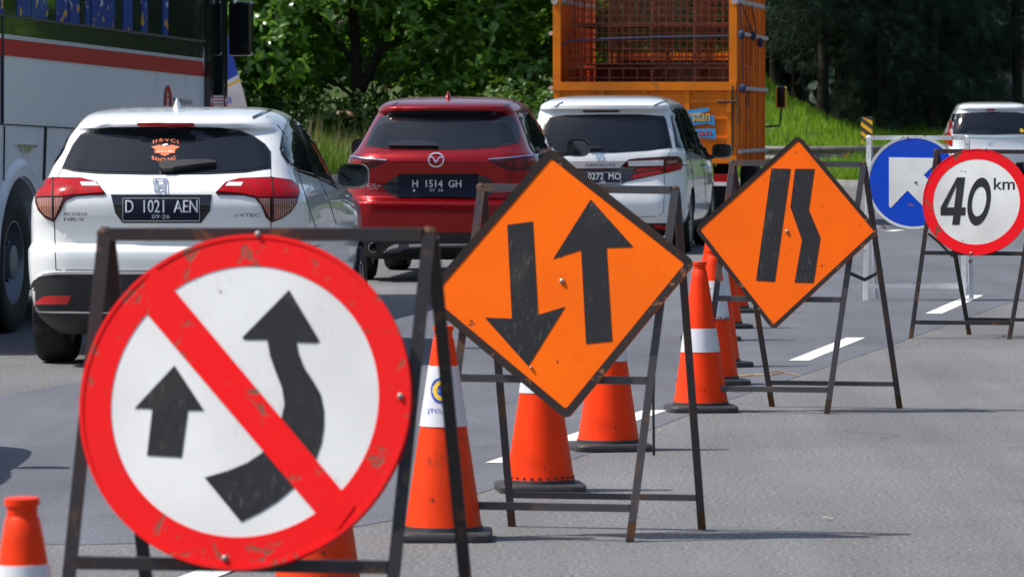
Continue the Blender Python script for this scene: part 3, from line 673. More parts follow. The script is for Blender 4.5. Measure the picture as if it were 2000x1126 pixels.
def text_plane(sg, s, box, name, m, off, shear=0.0):
    t, o0, C, Rv, U, N = sg; V, Fc, _ = FONT[s]; x0, y0, x1, y1 = box; vs = []
    for a, b in V:
        q = toplane((x0 + (x1 - x0) * a, y1 + (y0 - y1) * b), C, Rv, U, N); vs.append(C - o0 + Rv * q[0] + U * q[1] + N * off)
    MB().add(vs, Fc).build(name, m, t)
b0, b1 = c4([(608, 362), (695, 412)]); text_plane(s4, 'km', (*b0, *b1), 'lettering', M['sign_black'], .0006); text_plane(s4, 'km', (b0[0] + .9, b0[1], b1[0] + .9, b1[1]), 'lettering', M['sign_black'], .0011)
e = s4[1] * -1
MB().tube([e + P(1812, 455, 35.5), e + P(1834, 473, 35.65), e + P(1860, 500, 35.9)], .009, 6).build('brace', M['steel_black'], s4[0])
for b in ((1925, 291), (1897, 494)): bolt(*s4, b, .007)
# 5: keep left
s5 = stand('road_sign', 'round blue sign with white up-left arrow on a chipped white frame', 42.0, .45, R(6), R(4),
           (1697, 269), (1888, 269), (1690, 585), (1881, 585), (1712, 580), (1897, 578), (.55, .91), (.91,), M['steel_white'], .036, GS, (1785, 356))
round_panel(*s5, .385, M['steel_white'], M['sign_blue'], M['sign_white_dirty'], .955)
on_plane(*s5, c4([(165, 275), (384, 279), (312, 350), (405, 445), (340, 512), (243, 415), (172, 490), (165, 480)]), 'arrow', M['sign_white_dirty'], .0004)
bolt(*s5, c4([(277, 380)])[0], .010); bolt(*s5, (1772, 268), .008)

# ================================================================== TRAFFIC CONES
CN = 26
def cone_meshes(variant):
    prof_z = [(.03, .150), (.065, .142), (.12, .134), (.50, .076), (.70, .046), (.745, .038), (.75, .034), (.772, .034), (.775, .039), (.79, .039), (.792, .030)]
    def rad(z):
        for (z0, r0), (z1, r1) in zip(prof_z, prof_z[1:]):
            if z0 <= z <= z1: return r0 + (r1 - r0) * (z - z0) / (z1 - z0)
        return .03
    body = MB(); body.lathe([(r, z) for z, r in prof_z], CN)
    base = MB(); hw = .185; n = 32; pr = []
    def rr(h, z, p=7):
        return [Vector((h * math.copysign(abs(math.cos(a)) ** (2 / p), math.cos(a)), h * math.copysign(abs(math.sin(a)) ** (2 / p), math.sin(a)), z)) for a in np.linspace(0, 2 * math.pi, n, endpoint=False)]
    rings = [rr(hw * .99, 0), rr(hw, .006), rr(hw, .026), rr(hw * .97, .034), rr(.150, .036, 2), rr(.148, .052, 2)]
    vs = [p for r_ in rings for p in r_]; fs = [(i * n + k, i * n + (k + 1) % n, (i + 1) * n + (k + 1) % n, (i + 1) * n + k) for i in range(len(rings) - 1) for k in range(n)]
    fs += [tuple(range(n - 1, -1, -1)), tuple((len(rings) - 1) * n + k for k in range(n))]; base.add(vs, fs)
    bands = {'tall': (.42, .645), 'mid': (.315, .44), 'sleeve': (.385, .605)}[variant]
    bd = MB(); z0, z1 = bands; bd.lathe([(rad(z0) - .004, z0), (rad(z0) + .0025, z0 + .001), (rad(z1) + .0025, z1 - .001), (rad(z1) - .004, z1)], CN)
    return body.mesh('cone_body'), base.mesh('base'), bd.mesh('reflective_band'), rad
CONE = {k: cone_meshes(k) for k in ('tall', 'mid', 'sleeve')}
def cone(px, py, variant, label, m='cone_orange', rz=0.0, flare=False, lean=0):
    p = G(px, py); p.y += .18
    p.x = (px - 1000) * p.y / F
    t = Thing('traffic_cone', label, 'traffic cone', p, rz, 'orange traffic cones along the closed lane')
    bo, ba, bd, rad = CONE[variant]
    g_ = random.Random(int(px)); t.o.scale = (1, 1, g_.uniform(.985, 1.015)); tilt = (g_.uniform(-.02, .02), g_.uniform(-.022, .022), 0)
    for nm, me_, mm in (('body', bo, M[m]), ('base', ba, M['cone_base']), ('reflective_band', bd, M['cone_band'])):
        o = link(nm, me_, None, t, 35)
        if not me_.materials: me_.materials.append(mm)
        o.material_slots[0].link = 'OBJECT'; o.material_slots[0].material = mm
        if nm != 'base' and not flare and px not in (866, 1393): o.rotation_euler = tilt
    if flare:
        for k in range(26):
            a = 2 * math.pi * k / 26; q = Vector((math.cos(a), math.sin(a), 0))
            MB().box(q * .1420 + Vector((0, 0, .062)), (.008, .010, .009), Matrix.Rotation(a, 3, 'Z')).build('vent_hole', M['cone_base'], t)
    return t, rad
cone(57, 1690, 'tall', 'orange cone cut off by the bottom-left corner', rz=.3)
cone(620, 1172, 'tall', 'orange cone hidden behind the no-overtaking sign', 'cone_orange_dirty', .5)
tc1, rad1 = cone(866, 1060, 'tall', 'orange cone with blue and yellow emblem on its white band', 'cone_orange_dirty', .0)
def on_cone(t, rad, pts, faces, name, m, off=.004):
    vs = []
    for x, z in pts:
        r = rad(z) + off; a = -math.pi / 2 + x / r; vs.append((r * math.cos(a), r * math.sin(a), z))
    MB().add(vs, faces).build(name, m, t)
def ring_pts(cx, cz, r0, r1, n=32):
    v = []
    for k in range(n):
        a = 2 * math.pi * k / n; v += [(cx + r0 * math.cos(a), cz + r0 * math.sin(a) * 1.1), (cx + r1 * math.cos(a), cz + r1 * math.sin(a) * 1.1)]
    return v, [(2 * k, 2 * k + 1, 2 * ((k + 1) % n) + 1, 2 * ((k + 1) % n)) for k in range(n)]
on_cone(tc1, rad1, *ring_pts(-.008, .555, .001, .043), 'emblem', M['ink_blue'], .004)
on_cone(tc1, rad1, *ring_pts(-.006, .555, .019, .034), 'emblem', M['ink_yellow'], .005)
def cone_text(t, rad, s, x0, x1, z0, z1, m):
    V, Fc, _ = FONT[s]; on_cone(t, rad, [(x0 + (x1 - x0) * a, z0 + (z1 - z0) * b) for a, b in V], Fc, 'lettering', m, .0045)
cone_text(tc1, rad1, 'JTO.JA', -.066, .03, .468, .488, M['ink_blue'])
cone(1055, 964, 'tall', 'orange cone with perforated foot behind the two-way sign', 'cone_orange', .1, True)
cone(1188, 883, 'tall', 'orange cone behind the lower right edge of the two-way sign', 'cone_orange', .2)
cone(1369, 807, 'mid', 'orange cone with narrow white band left of the lane-narrows sign', 'cone_orange', .1)
tc5, rad5 = cone(1393, 754, 'sleeve', 'orange cone with white sleeve seen through the lane-narrows stand', 'cone_orange', .3)
cone_text(tc5, rad5, 'TOL JAPEK', -.03, .12, .375, .40, M['ink_black'])
cone(1399, 719, 'tall', 'bright orange cone second behind the lane-narrows stand', 'cone_orange', .5)
cone(1388, 667, 'mid', 'orange cone mostly hidden, third behind the lane-narrows stand', 'cone_orange', .2)
cone(1410, 643, 'tall', 'orange cone fourth behind the lane-narrows stand', 'cone_orange', .4)
cone(1426, 612, 'mid', 'farthest orange cone behind the lane-narrows sign', 'cone_orange', .2)

# ================================================================== VEHICLES
def pchip(P_, sub):
    P_ = np.array(P_, float); n = len(P_); d = np.diff(P_, axis=0); m = np.zeros_like(P_)
    for j in range(P_.shape[1]):
        for i in range(1, n - 1):
            a, b = d[i - 1, j], d[i, j]; m[i, j] = 0 if a * b <= 0 else 2 * a * b / (a + b)
        m[0, j] = d[0, j]; m[-1, j] = d[-1, j]
    out = []
    for i in range(n - 1):
        for k in range(sub):
            t = k / sub; h = (2 * t**3 - 3 * t**2 + 1, t**3 - 2 * t**2 + t, -2 * t**3 + 3 * t**2, t**3 - t**2)
            out.append(h[0] * P_[i] + h[1] * m[i] + h[2] * P_[i + 1] + h[3] * m[i + 1])
    out.append(P_[-1]); return out
def car_body(levels, arches, sub=4, rcf=.55, kf=.10, L=4.3):
    """stack of plan outlines; levels = (z, rear y, front y, half width, rear corner radius, rear bow, rear taper)"""
    NR, NC, NS, NF = 12, 9, 64, 8
    rings = []
    for z, yr, yf, w_, rc, bow, kr in pchip(levels, sub):
        half = []
        rcy = min(rc * 1.0, (yf - yr) * .3); rf = min(rcf, w_ * .75); rfy = min(rf * .75, (yf - yr) * .3)
        for i in range(NR): x = (w_ - rc) * i / NR; half.append((x, yr + bow * (x / w_) ** 2))
        yb = yr + bow * ((w_ - rc) / w_) ** 2
        for i in range(NC): a = math.pi / 2 * i / NC; half.append((w_ - rc + rc * math.sin(a), yb + rcy * (1 - math.cos(a))))
        ya, ye = yb + rcy, yf - rfy
        for i in range(NS): half.append((w_, ya + (ye - ya) * i / NS))
        for i in range(NC): a = math.pi / 2 * i / NC; half.append((w_ - rf + rf * math.cos(a), ye + rfy * math.sin(a)))
        for i in range(NF + 1): s_ = 1 - i / NF; half.append(((w_ - rf) * s_, yf + .05 * (1 - s_ * s_)))
        ym = yr + (yf - yr) * .45
        pts = []
        for x, y in half:
            k = 1 - kr * max(0, (ym - y) / (ym - yr)) ** 2 - kf * max(0, (y - ym) / (yf - ym)) ** 3
            pts.append((x * k, y, z))
        rings.append(pts + [(-x, y, z_) for x, y, z_ in pts[-2:0:-1]])
    n = len(rings[0]); vs = [p for r_ in rings for p in r_]; fs = []
    for i in range(len(rings) - 1):
        for k in range(n): fs.append((i * n + k, i * n + (k + 1) % n, (i + 1) * n + (k + 1) % n, (i + 1) * n + k))
    tc = np.mean(rings[-1], axis=0); vs.append((tc[0], tc[1], tc[2] + .004)); c = len(vs) - 1
    for k in range(n): fs.append(((len(rings) - 1) * n + k, (len(rings) - 1) * n + (k + 1) % n, c))
    fs.append(tuple(range(n - 1, -1, -1)))
    # wheel openings
    V = np.array(vs); keep = []
    for f in fs:
        q = V[list(f)].mean(0); cut = False
        if len(f) == 4:
            for ay, az, ar in arches:
                if abs(q[0]) > .45 and math.hypot(q[1] - ay, q[2] - az) < ar: cut = True
        if not cut: keep.append(f)
    cnt = {}
    for f in keep:
        for i in range(len(f)):
            e = tuple(sorted((f[i], f[(i + 1) % len(f)]))); cnt[e] = cnt.get(e, 0) + 1
    for e, k in cnt.items():
        if k == 1:
            for v in e:
                for ay, az, ar in arches:
                    dy, dz = V[v][1] - ay, V[v][2] - az; rr_ = math.hypot(dy, dz)
                    if rr_ < ar * 1.35 and V[v][2] > .22: V[v][1] = ay + dy / rr_ * ar; V[v][2] = az + dz / rr_ * ar
    return [tuple(p) for p in V], keep
class Car:
    def __init__(self, name, label, cat, rear_px, d_rear, yaw, levels, arches, paint_m, wheel_r, track, tyre_w, group='cars queueing in the left lanes', black=.34, **kw):
        loc = Vector(((rear_px - 1000) * d_rear / F, d_rear, 0))
        self.t = Thing(name, label, cat, loc, -yaw, group)
        self.paint = M[paint_m]
        vs, fs = car_body(levels, arches, **kw)
        self.body = MB().add(vs, fs).build('body', self.paint, self.t, 35)
        self.body.data.materials.append(M['black_plastic'])
        for p_ in self.body.data.polygons:
            if p_.center.z < black: p_.material_index = 1
        self.bvh = BVHTree.FromPolygons([Vector(v) for v in vs], fs)
        self.arches = arches
        for ay, az, ar in arches:
            for s in (-1, 1): self.wheel(s * track / 2, ay, wheel_r, tyre_w, ar, az)
        y0, y1 = levels[0][1] + .3, levels[0][2] - .3
        MB().box((0, (y0 + y1) / 2, .24), (track - tyre_w - .25, y1 - y0, .10)).build('underbody', M['under'], self.t)
    def wheel(self, x, y, r, w_, ar, az):
        s = 1 if x > 0 else -1
        Mx = Matrix.Translation((x, y, r)) @ Matrix.Rotation(R(90) * s, 4, 'Y')
        mb = MB(); h = w_ / 2
        ty = [(r * .66, -h * .82), (r * .80, -h * .98), (r * .93, -h), (r * .985, -h * .80), (r, -h * .45), (r, h * .45), (r * .985, h * .80), (r * .93, h), (r * .80, h * .98), (r * .66, h * .82)]
        rim = MB(); rim.lathe([(r * .64, -h * .8), (r * .67, -h * .78), (r * .67, h * .86), (r * .62, h * .86), (r * .60, h * .55), (r * .58, h * .2), (.06, h * .15)], 28, Mx)
        for k in range(5):
            a = 2 * math.pi * k / 5; q = Matrix.Rotation(a, 4, 'Z')
            rim.bar(Mx @ q @ Vector((.05, .02, h * .75)), Mx @ q @ Vector((r * .62, .035, h * .72)), .03, .04, Mx.to_3x3() @ Vector((0, 0, 1)))
            rim.bar(Mx @ q @ Vector((.05, -.02, h * .75)), Mx @ q @ Vector((r * .62, -.035, h * .72)), .03, .04, Mx.to_3x3() @ Vector((0, 0, 1)))
        rim.lathe([(.075, h * .5), (.075, h * .78), (.05, h * .84)], 14, Mx)
        o = rim.build('wheel', M['alloy'], self.t, 35)
        mb.lathe(ty, 40, Mx, close=True); mb.build('tyre', M['tyre'], o, 35)
        ln = MB(); vs = []; n = 18
        xi = x - s * (w_ / 2 + .10); xo = x + s * (w_ / 2 - .015)
        for k in range(n + 1):
            a = math.pi * (k / n) * 1.14 - .22; vs += [Vector((xi, y + ar * math.cos(a), az + ar * math.sin(a))), Vector((xo, y + ar * math.cos(a), az + ar * math.sin(a)))]
        fs = [(2 * k, 2 * k + 1, 2 * k + 3, 2 * k + 2) for k in range(n)]; fs.append(tuple(2 * k for k in range(n + 1)))
        ln.add(vs, fs); ln.build('wheel_arch_liner', M['under'], self.t)
    def hit(self, x, y):
        o = self.t.Ti @ CAMP; d = (self.t.Ti.to_3x3() @ ray(x, y)).normalized()
        p, n, i, ds = self.bvh.ray_cast(o, d)
        if p is None:
            q = o + d * ((.4 - o.y) / d.y); p, n, i, ds = self.bvh.find_nearest(q)
            for _ in range(6):
                q = o + d * (p - o).dot(d); p, n, i, ds = self.bvh.find_nearest(q)
        if n.dot(d) > 0: n = -n
        return p, n
    def patch(self, px, name, m, off=.004, step=9.0, parent=None, mirror=False, smooth=60, skirt=.02):
        pts = [Vector(p) for p in px]; bd = []
        for a, b in zip(pts, pts[1:] + pts[:1]):
            k = max(1, int((b - a).length / step)); bd += [a.lerp(b, i / k) for i in range(k)]
        nb = len(bd); xs = [p.x for p in pts]; ys = [p.y for p in pts]; inner = []
        def inside(x, y):
            c = False
            for i in range(nb):
                a, b = bd[i], bd[i - 1]
                if (a.y > y) != (b.y > y) and x < (b.x - a.x) * (y - a.y) / (b.y - a.y) + a.x: c = not c
            return c
        x = min(xs) + step / 2
        while x < max(xs):
            y = min(ys) + step / 2
            while y < max(ys):
                if inside(x, y) and min((Vector((x, y)) - q).length for q in bd) > step * .4: inner.append(Vector((x, y)))
                y += step
            x += step
        V, E, Fc, *_ = delaunay_2d_cdt(bd + inner, [(i, (i + 1) % nb) for i in range(nb)], [list(range(nb))], 1, 1e-4)
        P3 = []; N3 = []
        for q in V: p, n = self.hit(q.x, q.y); P3.append(p); N3.append(n)
        nb2 = {}
        for f in Fc:
            for i in range(len(f)):
                a, b = f[i], f[(i + 1) % len(f)]; nb2.setdefault(tuple(sorted((a, b))), []).append((a, b))
        adj = [[] for _ in V]
        for a, b in nb2: adj[a].append(b); adj[b].append(a)
        for _ in range(2): N3 = [(N3[i] + sum((N3[j] for j in adj[i]), Vector((0, 0, 0)))).normalized() for i in range(len(V))]
        top = [p + n * off for p, n in zip(P3, N3)]; bot = [p - n * skirt for p, n in zip(P3, N3)]
        fs = [tuple(f) for f in Fc]; n = len(V)
        for e, lst in nb2.items():
            if len(lst) == 1: a, b = lst[0]; fs.append((b, a, n + a, n + b))
        o = MB().add(top + bot, fs).build(name, m, parent or self.t, smooth)
        if mirror:
            me = o.data.copy()
            for v in me.vertices: v.co.x *= -1
            me.flip_normals(); link(name, me, None, parent or self.t)
        return o
    def strip(self, px, width, name, m, off=.0015, parent=None):
        """thin line along a polyline of pixels"""
        pts = [Vector(p) for p in px]; L_, R_ = [], []
        for i, p in enumerate(pts):
            d = (pts[min(i + 1, len(pts) - 1)] - pts[max(i - 1, 0)]).normalized(); n = Vector((-d.y, d.x)) * width / 2
            L_.append(p + n); R_.append(p - n)
        vs = []; k = 6; fs = []
        rows = []
        for i in range(len(pts) - 1):
            for j in range(k): rows.append((L_[i].lerp(L_[i + 1], j / k), R_[i].lerp(R_[i + 1], j / k)))
        rows.append((L_[-1], R_[-1]))
        for a, b in rows:
            for q in (a, b): p, n = self.hit(q.x, q.y); vs.append(p + n * off)
        for i in range(len(rows) - 1): fs.append((2 * i, 2 * i + 1, 2 * i + 3, 2 * i + 2))
        return MB().add(vs, fs).build(name, m, parent or self.t)
    def text(self, s, box, m, off=.006, parent=None, arc=0.0):
        V, Fc, _ = FONT[s]; x0, y0, x1, y1 = box; vs = []
        for a, b in V:
            p, n = self.hit(x0 + (x1 - x0) * a, y1 + (y0 - y1) * b + arc * ((a - .5) * 2) ** 2); vs.append(p + n * off)
        return MB().add(vs, Fc).build('lettering', m, parent or self.t)
    def mirror_pair(self, px, py, ylocal, w_, h_, arm_px, shell):
        c = self.t.loc_px(px, py, ylocal)
        for s in (1, -1):
            def rr(k, dy, e=3.2): return [Vector((s * c.x + s * k * w_ / 2 * math.copysign(abs(math.cos(a)) ** (2 / e), math.cos(a)), c.y + dy, c.z + k * h_ / 2 * math.copysign(abs(math.sin(a)) ** (2 / e), math.sin(a)) - .08 * h_ * math.cos(a) * 0)) for a in np.linspace(0, 2 * math.pi, 28, endpoint=False)]
            rings = [rr(.96, 0), rr(1.0, .015), rr(1.0, .05), rr(.90, .10), rr(.62, .145), rr(.2, .16)]; n = 28
            vs = [p for r_ in rings for p in r_]; fs = [(i * n + k, i * n + (k + 1) % n, (i + 1) * n + (k + 1) % n, (i + 1) * n + k) for i in range(5) for k in range(n)]; fs.append(tuple(5 * n + k for k in range(n)))
            o = MB().add(vs, fs).build('side_mirror', shell, self.t, 50)
            g0 = rr(1.0, -.002); g1 = rr(.82, .006); g2 = rr(.82, .007)
            MB().add(g0 + g1, [(k, (k + 1) % n, n + (k + 1) % n, n + k) for k in range(n)]).build('mirror_rim', M['black_plastic'], o)
            MB().add(g2, [tuple(range(n))]).build('mirror_glass', M['mirror'], o)
            a = self.t.loc_px(*arm_px, ylocal); mb = MB(); mb.bar((s * (c.x - w_ * .30), c.y + .05, c.z - h_ * .30), (s * (a.x - .10), a.y + .05, a.z), .05, .05); mb.build('mirror_arm', M['black_plastic'], o)
    def fin(self, px, py, ylocal, w_, h_, L_, m):
        c = self.t.loc_px(px, py, ylocal); p, n, *_ = self.bvh.ray_cast(Vector((c.x, c.y, 3)), Vector((0, 0, -1))); b = p - Vector((0, 0, .01))
        vs = []; fs = []; n = 12; rings = [(1, 0, 0), (.8, .10, .03), (.45, .55, .08), (.25, .85, .10), (.15, 1.0, .10)]
        for k_, hz, sh in rings:
            for i in range(n): a = 2 * math.pi * i / n; vs.append(b + Vector((w_ / 2 * k_ * math.cos(a), L_ / 2 * max(k_, .3) * math.sin(a) - sh * .2, hz * h_)))
        for i in range(len(rings) - 1):
            for k in range(n): fs.append((i * n + k, i * n + (k + 1) % n, (i + 1) * n + (k + 1) % n, (i + 1) * n + k))
        fs.append(tuple((len(rings) - 1) * n + k for k in range(n))); MB().add(vs, fs).build('antenna_fin', m, self.t, 50)

# ---------------------------------------------------------------- white compact crossover, left
LV = [(.20, .28, 3.95, .72, .25, .03, .02), (.28, .12, 4.15, .80, .28, .05, .02), (.36, .04, 4.22, .845, .30, .06, .02), (.46, .012, 4.27, .868, .32, .07, .02), (.58, -.005, 4.29, .882, .34, .08, .02), (.67, -.01, 4.29, .886, .34, .08, .02), (.72, -.005, 4.28, .887, .34, .08, .02),
      (.745, .03, 4.27, .888, .34, .08, .03), (.77, .082, 4.26, .888, .34, .08, .03), (.86, .075, 4.22, .888, .34, .08, .03), (.93, .05, 4.08, .886, .34, .09, .035), (1.0, .045, 3.7, .882, .32, .09, .04), (1.07, .055, 3.3, .862, .30, .10, .05), (1.115, .085, 3.1, .825, .28, .10, .06),
      (1.16, .15, 3.02, .795, .25, .10, .045), (1.25, .26, 2.84, .765, .22, .10, .05), (1.36, .38, 2.58, .728, .20, .10, .06), (1.455, .48, 2.34, .685, .20, .10, .09), (1.475, .43, 2.28, .672, .20, .13, .13), (1.50, .42, 2.2, .655, .22, .14, .15), (1.535, .46, 2.08, .625, .24, .14, .16),
      (1.565, .60, 1.95, .585, .2, .12, .12), (1.588, .85, 1.85, .52, .2, .12, .08), (1.603, 1.1, 1.7, .42, .18, .1, .04)]
h = Car('car', 'white compact crossover with red wraparound lamps beside the bus', 'car', 313, 31.35, R(4.3), LV, [(.86, .335, .37), (3.47, .335, .37)], 'white_paint', .335, 1.545, .225)
k1 = lambda pts: cv(pts, 0, 180, .4795)
W_ = M
h.patch(k1([(252, 312), (272, 265), (298, 213), (328, 174), (368, 153), (450, 143), (700, 139), (900, 145), (975, 156), (1035, 180), (1080, 212), (1099, 238), (1104, 312), (1000, 328), (850, 335), (600, 337), (400, 333), (300, 324)]), 'window_seal', M['gasket'], .003)
gl = h.patch(k1([(264, 303), (280, 265), (305, 217), (335, 181), (372, 162), (450, 153), (700, 149), (900, 155), (970, 165), (1028, 187), (1072, 217), (1090, 242), (1095, 304), (1000, 319), (850, 326), (600, 328), (400, 324), (305, 315)]), 'rear_window', M['glass_rear'], .006)
h.patch(k1([(560, 130), (568, 125), (785, 125), (794, 130), (790, 139), (565, 139)]), 'high_brake_lamp', M['lamp_red'], .015)
h.patch(k1([(146, 420), (150, 395), (163, 368), (188, 352), (230, 349), (330, 351), (395, 368), (432, 414), (420, 421), (360, 421), (305, 426), (268, 442), (245, 490), (222, 528), (186, 511), (158, 480), (147, 450)]), 'tail_lamp_surround', M['lamp_dark'], .008)
lt = h.patch(k1([(153, 418), (157, 392), (168, 371), (190, 357), (230, 354), (330, 356), (392, 373), (424, 411), (360, 416), (300, 420), (262, 426), (155, 428)]), 'tail_lamp', M['lamp_red'], .015)
h.patch(k1([(157, 434), (216, 431), (217, 512), (190, 500), (166, 472)]), 'turn_lens', M['lamp_amber'], .015, parent=lt)
h.patch(k1([(226, 431), (262, 431), (240, 480), (226, 510)]), 'reversing_lens', M['lamp_amber'], .015, parent=lt)
h.patch(k1([(328, 373), (390, 373), (406, 389), (335, 389)]), 'clear_lens', M['lamp_clear'], .018, parent=lt)
h.strip(k1([(221, 351), (219, 440), (222, 526)]), 1.6, 'panel_gap', M['seam'], .018)
h.patch(k1([(878, 410), (920, 368), (975, 353), (1100, 348), (1182, 358), (1214, 380), (1217, 410), (1207, 452), (1182, 488), (1150, 512), (1104, 530), (1082, 510), (1063, 462), (1038, 432), (990, 421), (885, 419)]), 'tail_lamp_surround', M['lamp_dark'], .008)
rt = h.patch(k1([(886, 407), (924, 373), (975, 358), (1100, 353), (1180, 363), (1209, 382), (1211, 408), (1207, 430), (1045, 428), (990, 416)]), 'tail_lamp', M['lamp_red'], .015)
h.patch(k1([(1052, 434), (1097, 434), (1098, 514), (1074, 468)]), 'reversing_lens', M['lamp_amber'], .015, parent=rt)
h.patch(k1([(1112, 434), (1205, 436), (1198, 455), (1176, 484), (1148, 506), (1112, 520)]), 'turn_lens', M['lamp_amber'], .015, parent=rt)
h.patch(k1([(918, 389), (930, 374), (990, 374), (982, 390)]), 'clear_lens', M['lamp_clear'], .018, parent=rt)
h.strip(k1([(1104, 350), (1106, 440), (1104, 528)]), 1.6, 'panel_gap', M['seam'], .018)
h.patch(k1([(452, 417), (862, 417), (856, 482), (820, 532), (500, 532), (470, 492)]), 'plate_recess', M['gasket'], .004)
pl = h.patch(k1([(500, 431), (815, 431), (815, 523), (500, 523)]), 'number_plate', M['plate'], .012, 7)
for a, b in (((502, 433), (813, 433)), ((813, 433), (813, 521)), ((813, 521), (502, 521)), ((502, 521), (502, 433))): h.strip(k1([a, b]), .8, 'plate_border', M['plate_ink'], .013, pl)
b0, b1 = k1([(512, 440), (805, 489)]); h.text('D  1021  AEN', (*b0, *b1), M['plate_ink'], .017, pl); h.text('D  1021  AEN', (b0[0] + .8, b0[1], b1[0] + .8, b1[1]), M['plate_ink'], .018, pl)
b0, b1 = k1([(620, 497), (692, 512)]); h.text('09·26', (*b0, *b1), M['plate_ink'], .014, pl)
def h_logo(car, x0, y0, x1, y1, wd):
    cx = (x0 + x1) / 2; iw = (x1 - x0)
    o = car.strip([(x0 + iw * .06, y0 + 2), (x0 + iw * .10, y0), (x1 - iw * .10, y0), (x1 - iw * .06, y0 + 2), (x1 - iw * .14, y1 - 2), (x1 - iw * .22, y1), (x0 + iw * .22, y1), (x0 + iw * .14, y1 - 2), (x0 + iw * .06, y0 + 2)], wd, 'emblem', M['chrome'], .012)
    ym = (y0 + y1) / 2
    car.strip([(cx - iw * .27, y0 + 1), (cx - iw * .17, y1 - 1)], wd * 1.6, 'emblem_letter', M['chrome'], .013, o); car.strip([(cx + iw * .27, y0 + 1), (cx + iw * .17, y1 - 1)], wd * 1.6, 'emblem_letter', M['chrome'], .013, o)
    car.strip([(cx - iw * .22, ym), (cx + iw * .22, ym)], wd * 1.8, 'emblem_letter', M['chrome'], .0135, o)
b0, b1 = k1([(622, 360), (687, 410)]); h_logo(h, *b0, *b1, 2.6)
for s_, x0, y0, x1, y1 in (('HONDA', 262, 489, 358, 502), ('HR-V', 262, 510, 345, 524), ('i-VTEC', 958, 493, 1058, 507)):
    b0, b1 = k1([(x0, y0), (x1, y1)]); h.text(s_, (*b0, *b1), M['badge'], .006)
# rear window sticker
sk = h.patch(k1([(617, 200), (640, 190), (675, 186), (710, 190), (732, 200), (733, 222), (700, 212), (675, 208), (645, 212), (618, 222)]), 'sticker', M['gasket'], .0075)
b0, b1 = k1([(624, 192), (727, 206)]); h.text('H·R·V·C·I', (*b0, *b1), M['sticker'], .010, sk, 4)
h.patch(k1([(616, 226), (650, 218), (672, 226), (700, 218), (733, 226), (712, 238), (672, 242), (636, 238)]), 'sticker_wings', M['sticker'], .008, parent=sk)
h.patch(k1([(660, 218), (680, 213), (686, 218), (668, 225)]), 'sticker_head', M['sticker_white'], .0095, parent=sk)
h.patch(k1([(630, 240), (714, 240), (712, 252), (632, 252)]), 'sticker_bar', M['sticker'], .009, parent=sk)
b0, b1 = k1([(640, 242), (704, 250)]); h.text('CLUB', (*b0, *b1), M['sticker_white'], .0105, sk)
h.patch(k1([(648, 254), (694, 254), (672, 264)]), 'sticker_bar', M['sticker'], .008, parent=sk)
h.patch(k1([(613, 258), (640, 272), (670, 277), (700, 272), (722, 260), (722, 276), (700, 288), (670, 292), (640, 288), (615, 275)]), 'sticker_scroll', M['gasket'], .0075, parent=sk)
b0, b1 = k1([(620, 272), (715, 288)]); h.text('BANDUNG', (*b0, *b1), M['sticker'], .010, sk, -4.5)
wp = h.patch(k1([(650, 300), (662, 298), (760, 293), (838, 291), (882, 297), (880, 303), (800, 312), (720, 322), (700, 330), (660, 330), (650, 322)]), 'rear_wiper', M['black_plastic'], .04, 7)
h.strip(k1([(222, 528), (224, 620), (228, 722)]), 1.5, 'panel_gap', M['seam']); h.strip(k1([(1103, 240), (1103, 350)]), 1.0, 'panel_gap', M['seam']); h.strip(k1([(1104, 530), (1103, 640), (1100, 722)]), 1.5, 'panel_gap', M['seam'])
h.strip(k1([(258, 305), (236, 345)]), 1.0, 'panel_gap', M['seam'])
h.strip(k1([(228, 723), (500, 727), (860, 727), (1100, 723)]), 1.6, 'panel_gap', M['seam'])
bl = h.patch(k1([(118, 800), (140, 765), (175, 748), (230, 742), (600, 742), (1000, 742), (1120, 748), (1180, 775), (1212, 800), (1215, 850), (1190, 890), (1100, 905), (800, 905), (300, 890), (160, 890), (125, 868)]), 'bumper_cladding', M['black_plastic'], .006)
h.patch(k1([(150, 757), (185, 737), (230, 731), (600, 729), (1000, 731), (1120, 737), (1180, 760), (1120, 747), (1000, 741), (600, 740), (230, 741), (185, 747)]), 'chrome_strip', M['chrome'], .012)
h.patch(k1([(146, 855), (180, 830), (200, 828), (292, 828), (282, 856), (270, 862), (155, 862)]), 'reflector', M['reflector'], .012)
h.patch(k1([(1060, 828), (1150, 828), (1180, 838), (1190, 855), (1070, 862)]), 'reflector', M['reflector'], .012)
h.patch(k1([(1138, 232), (1145, 180), (1160, 128), (1183, 96), (1210, 96), (1235, 122), (1265, 165), (1305, 245), (1345, 335), (1378, 402), (1352, 385), (1300, 358), (1215, 326), (1170, 292), (1145, 255)]), 'window_seal', M['gasket'], .003, 7, mirror=True)
sw = h.patch(k1([(1146, 232), (1152, 180), (1166, 132), (1184, 104), (1190, 108), (1232, 218), (1276, 334), (1212, 316), (1176, 286), (1152, 252)]), 'side_window', M['glass_side'], .008, 7, mirror=True)
h.patch(k1([(1208, 104), (1232, 128), (1262, 172), (1300, 248), (1335, 330), (1352, 372), (1298, 346), (1262, 262), (1222, 150)]), 'side_window', M['glass_side'], .008, 7, mirror=True)
h.strip(k1([(1215, 324), (1240, 410), (1262, 480), (1290, 560)]), 1.0, 'panel_gap', M['seam']); h.strip(k1([(1300, 356), (1340, 440), (1370, 540)]), 1.0, 'panel_gap', M['seam'])
for q in ([(1250, 392), (1275, 408), (1276, 420), (1256, 412)], [(1338, 418), (1362, 428), (1376, 440), (1370, 447), (1345, 436)]): h.patch(k1(q), 'door_handle', M['white_paint'], .03, 5)
h.mirror_pair(690, 344, 2.62, .205, .165, (655, 362), M['white_paint'])
h.fin(347, 215, .95, .075, .075, .16, M['white_paint2'])
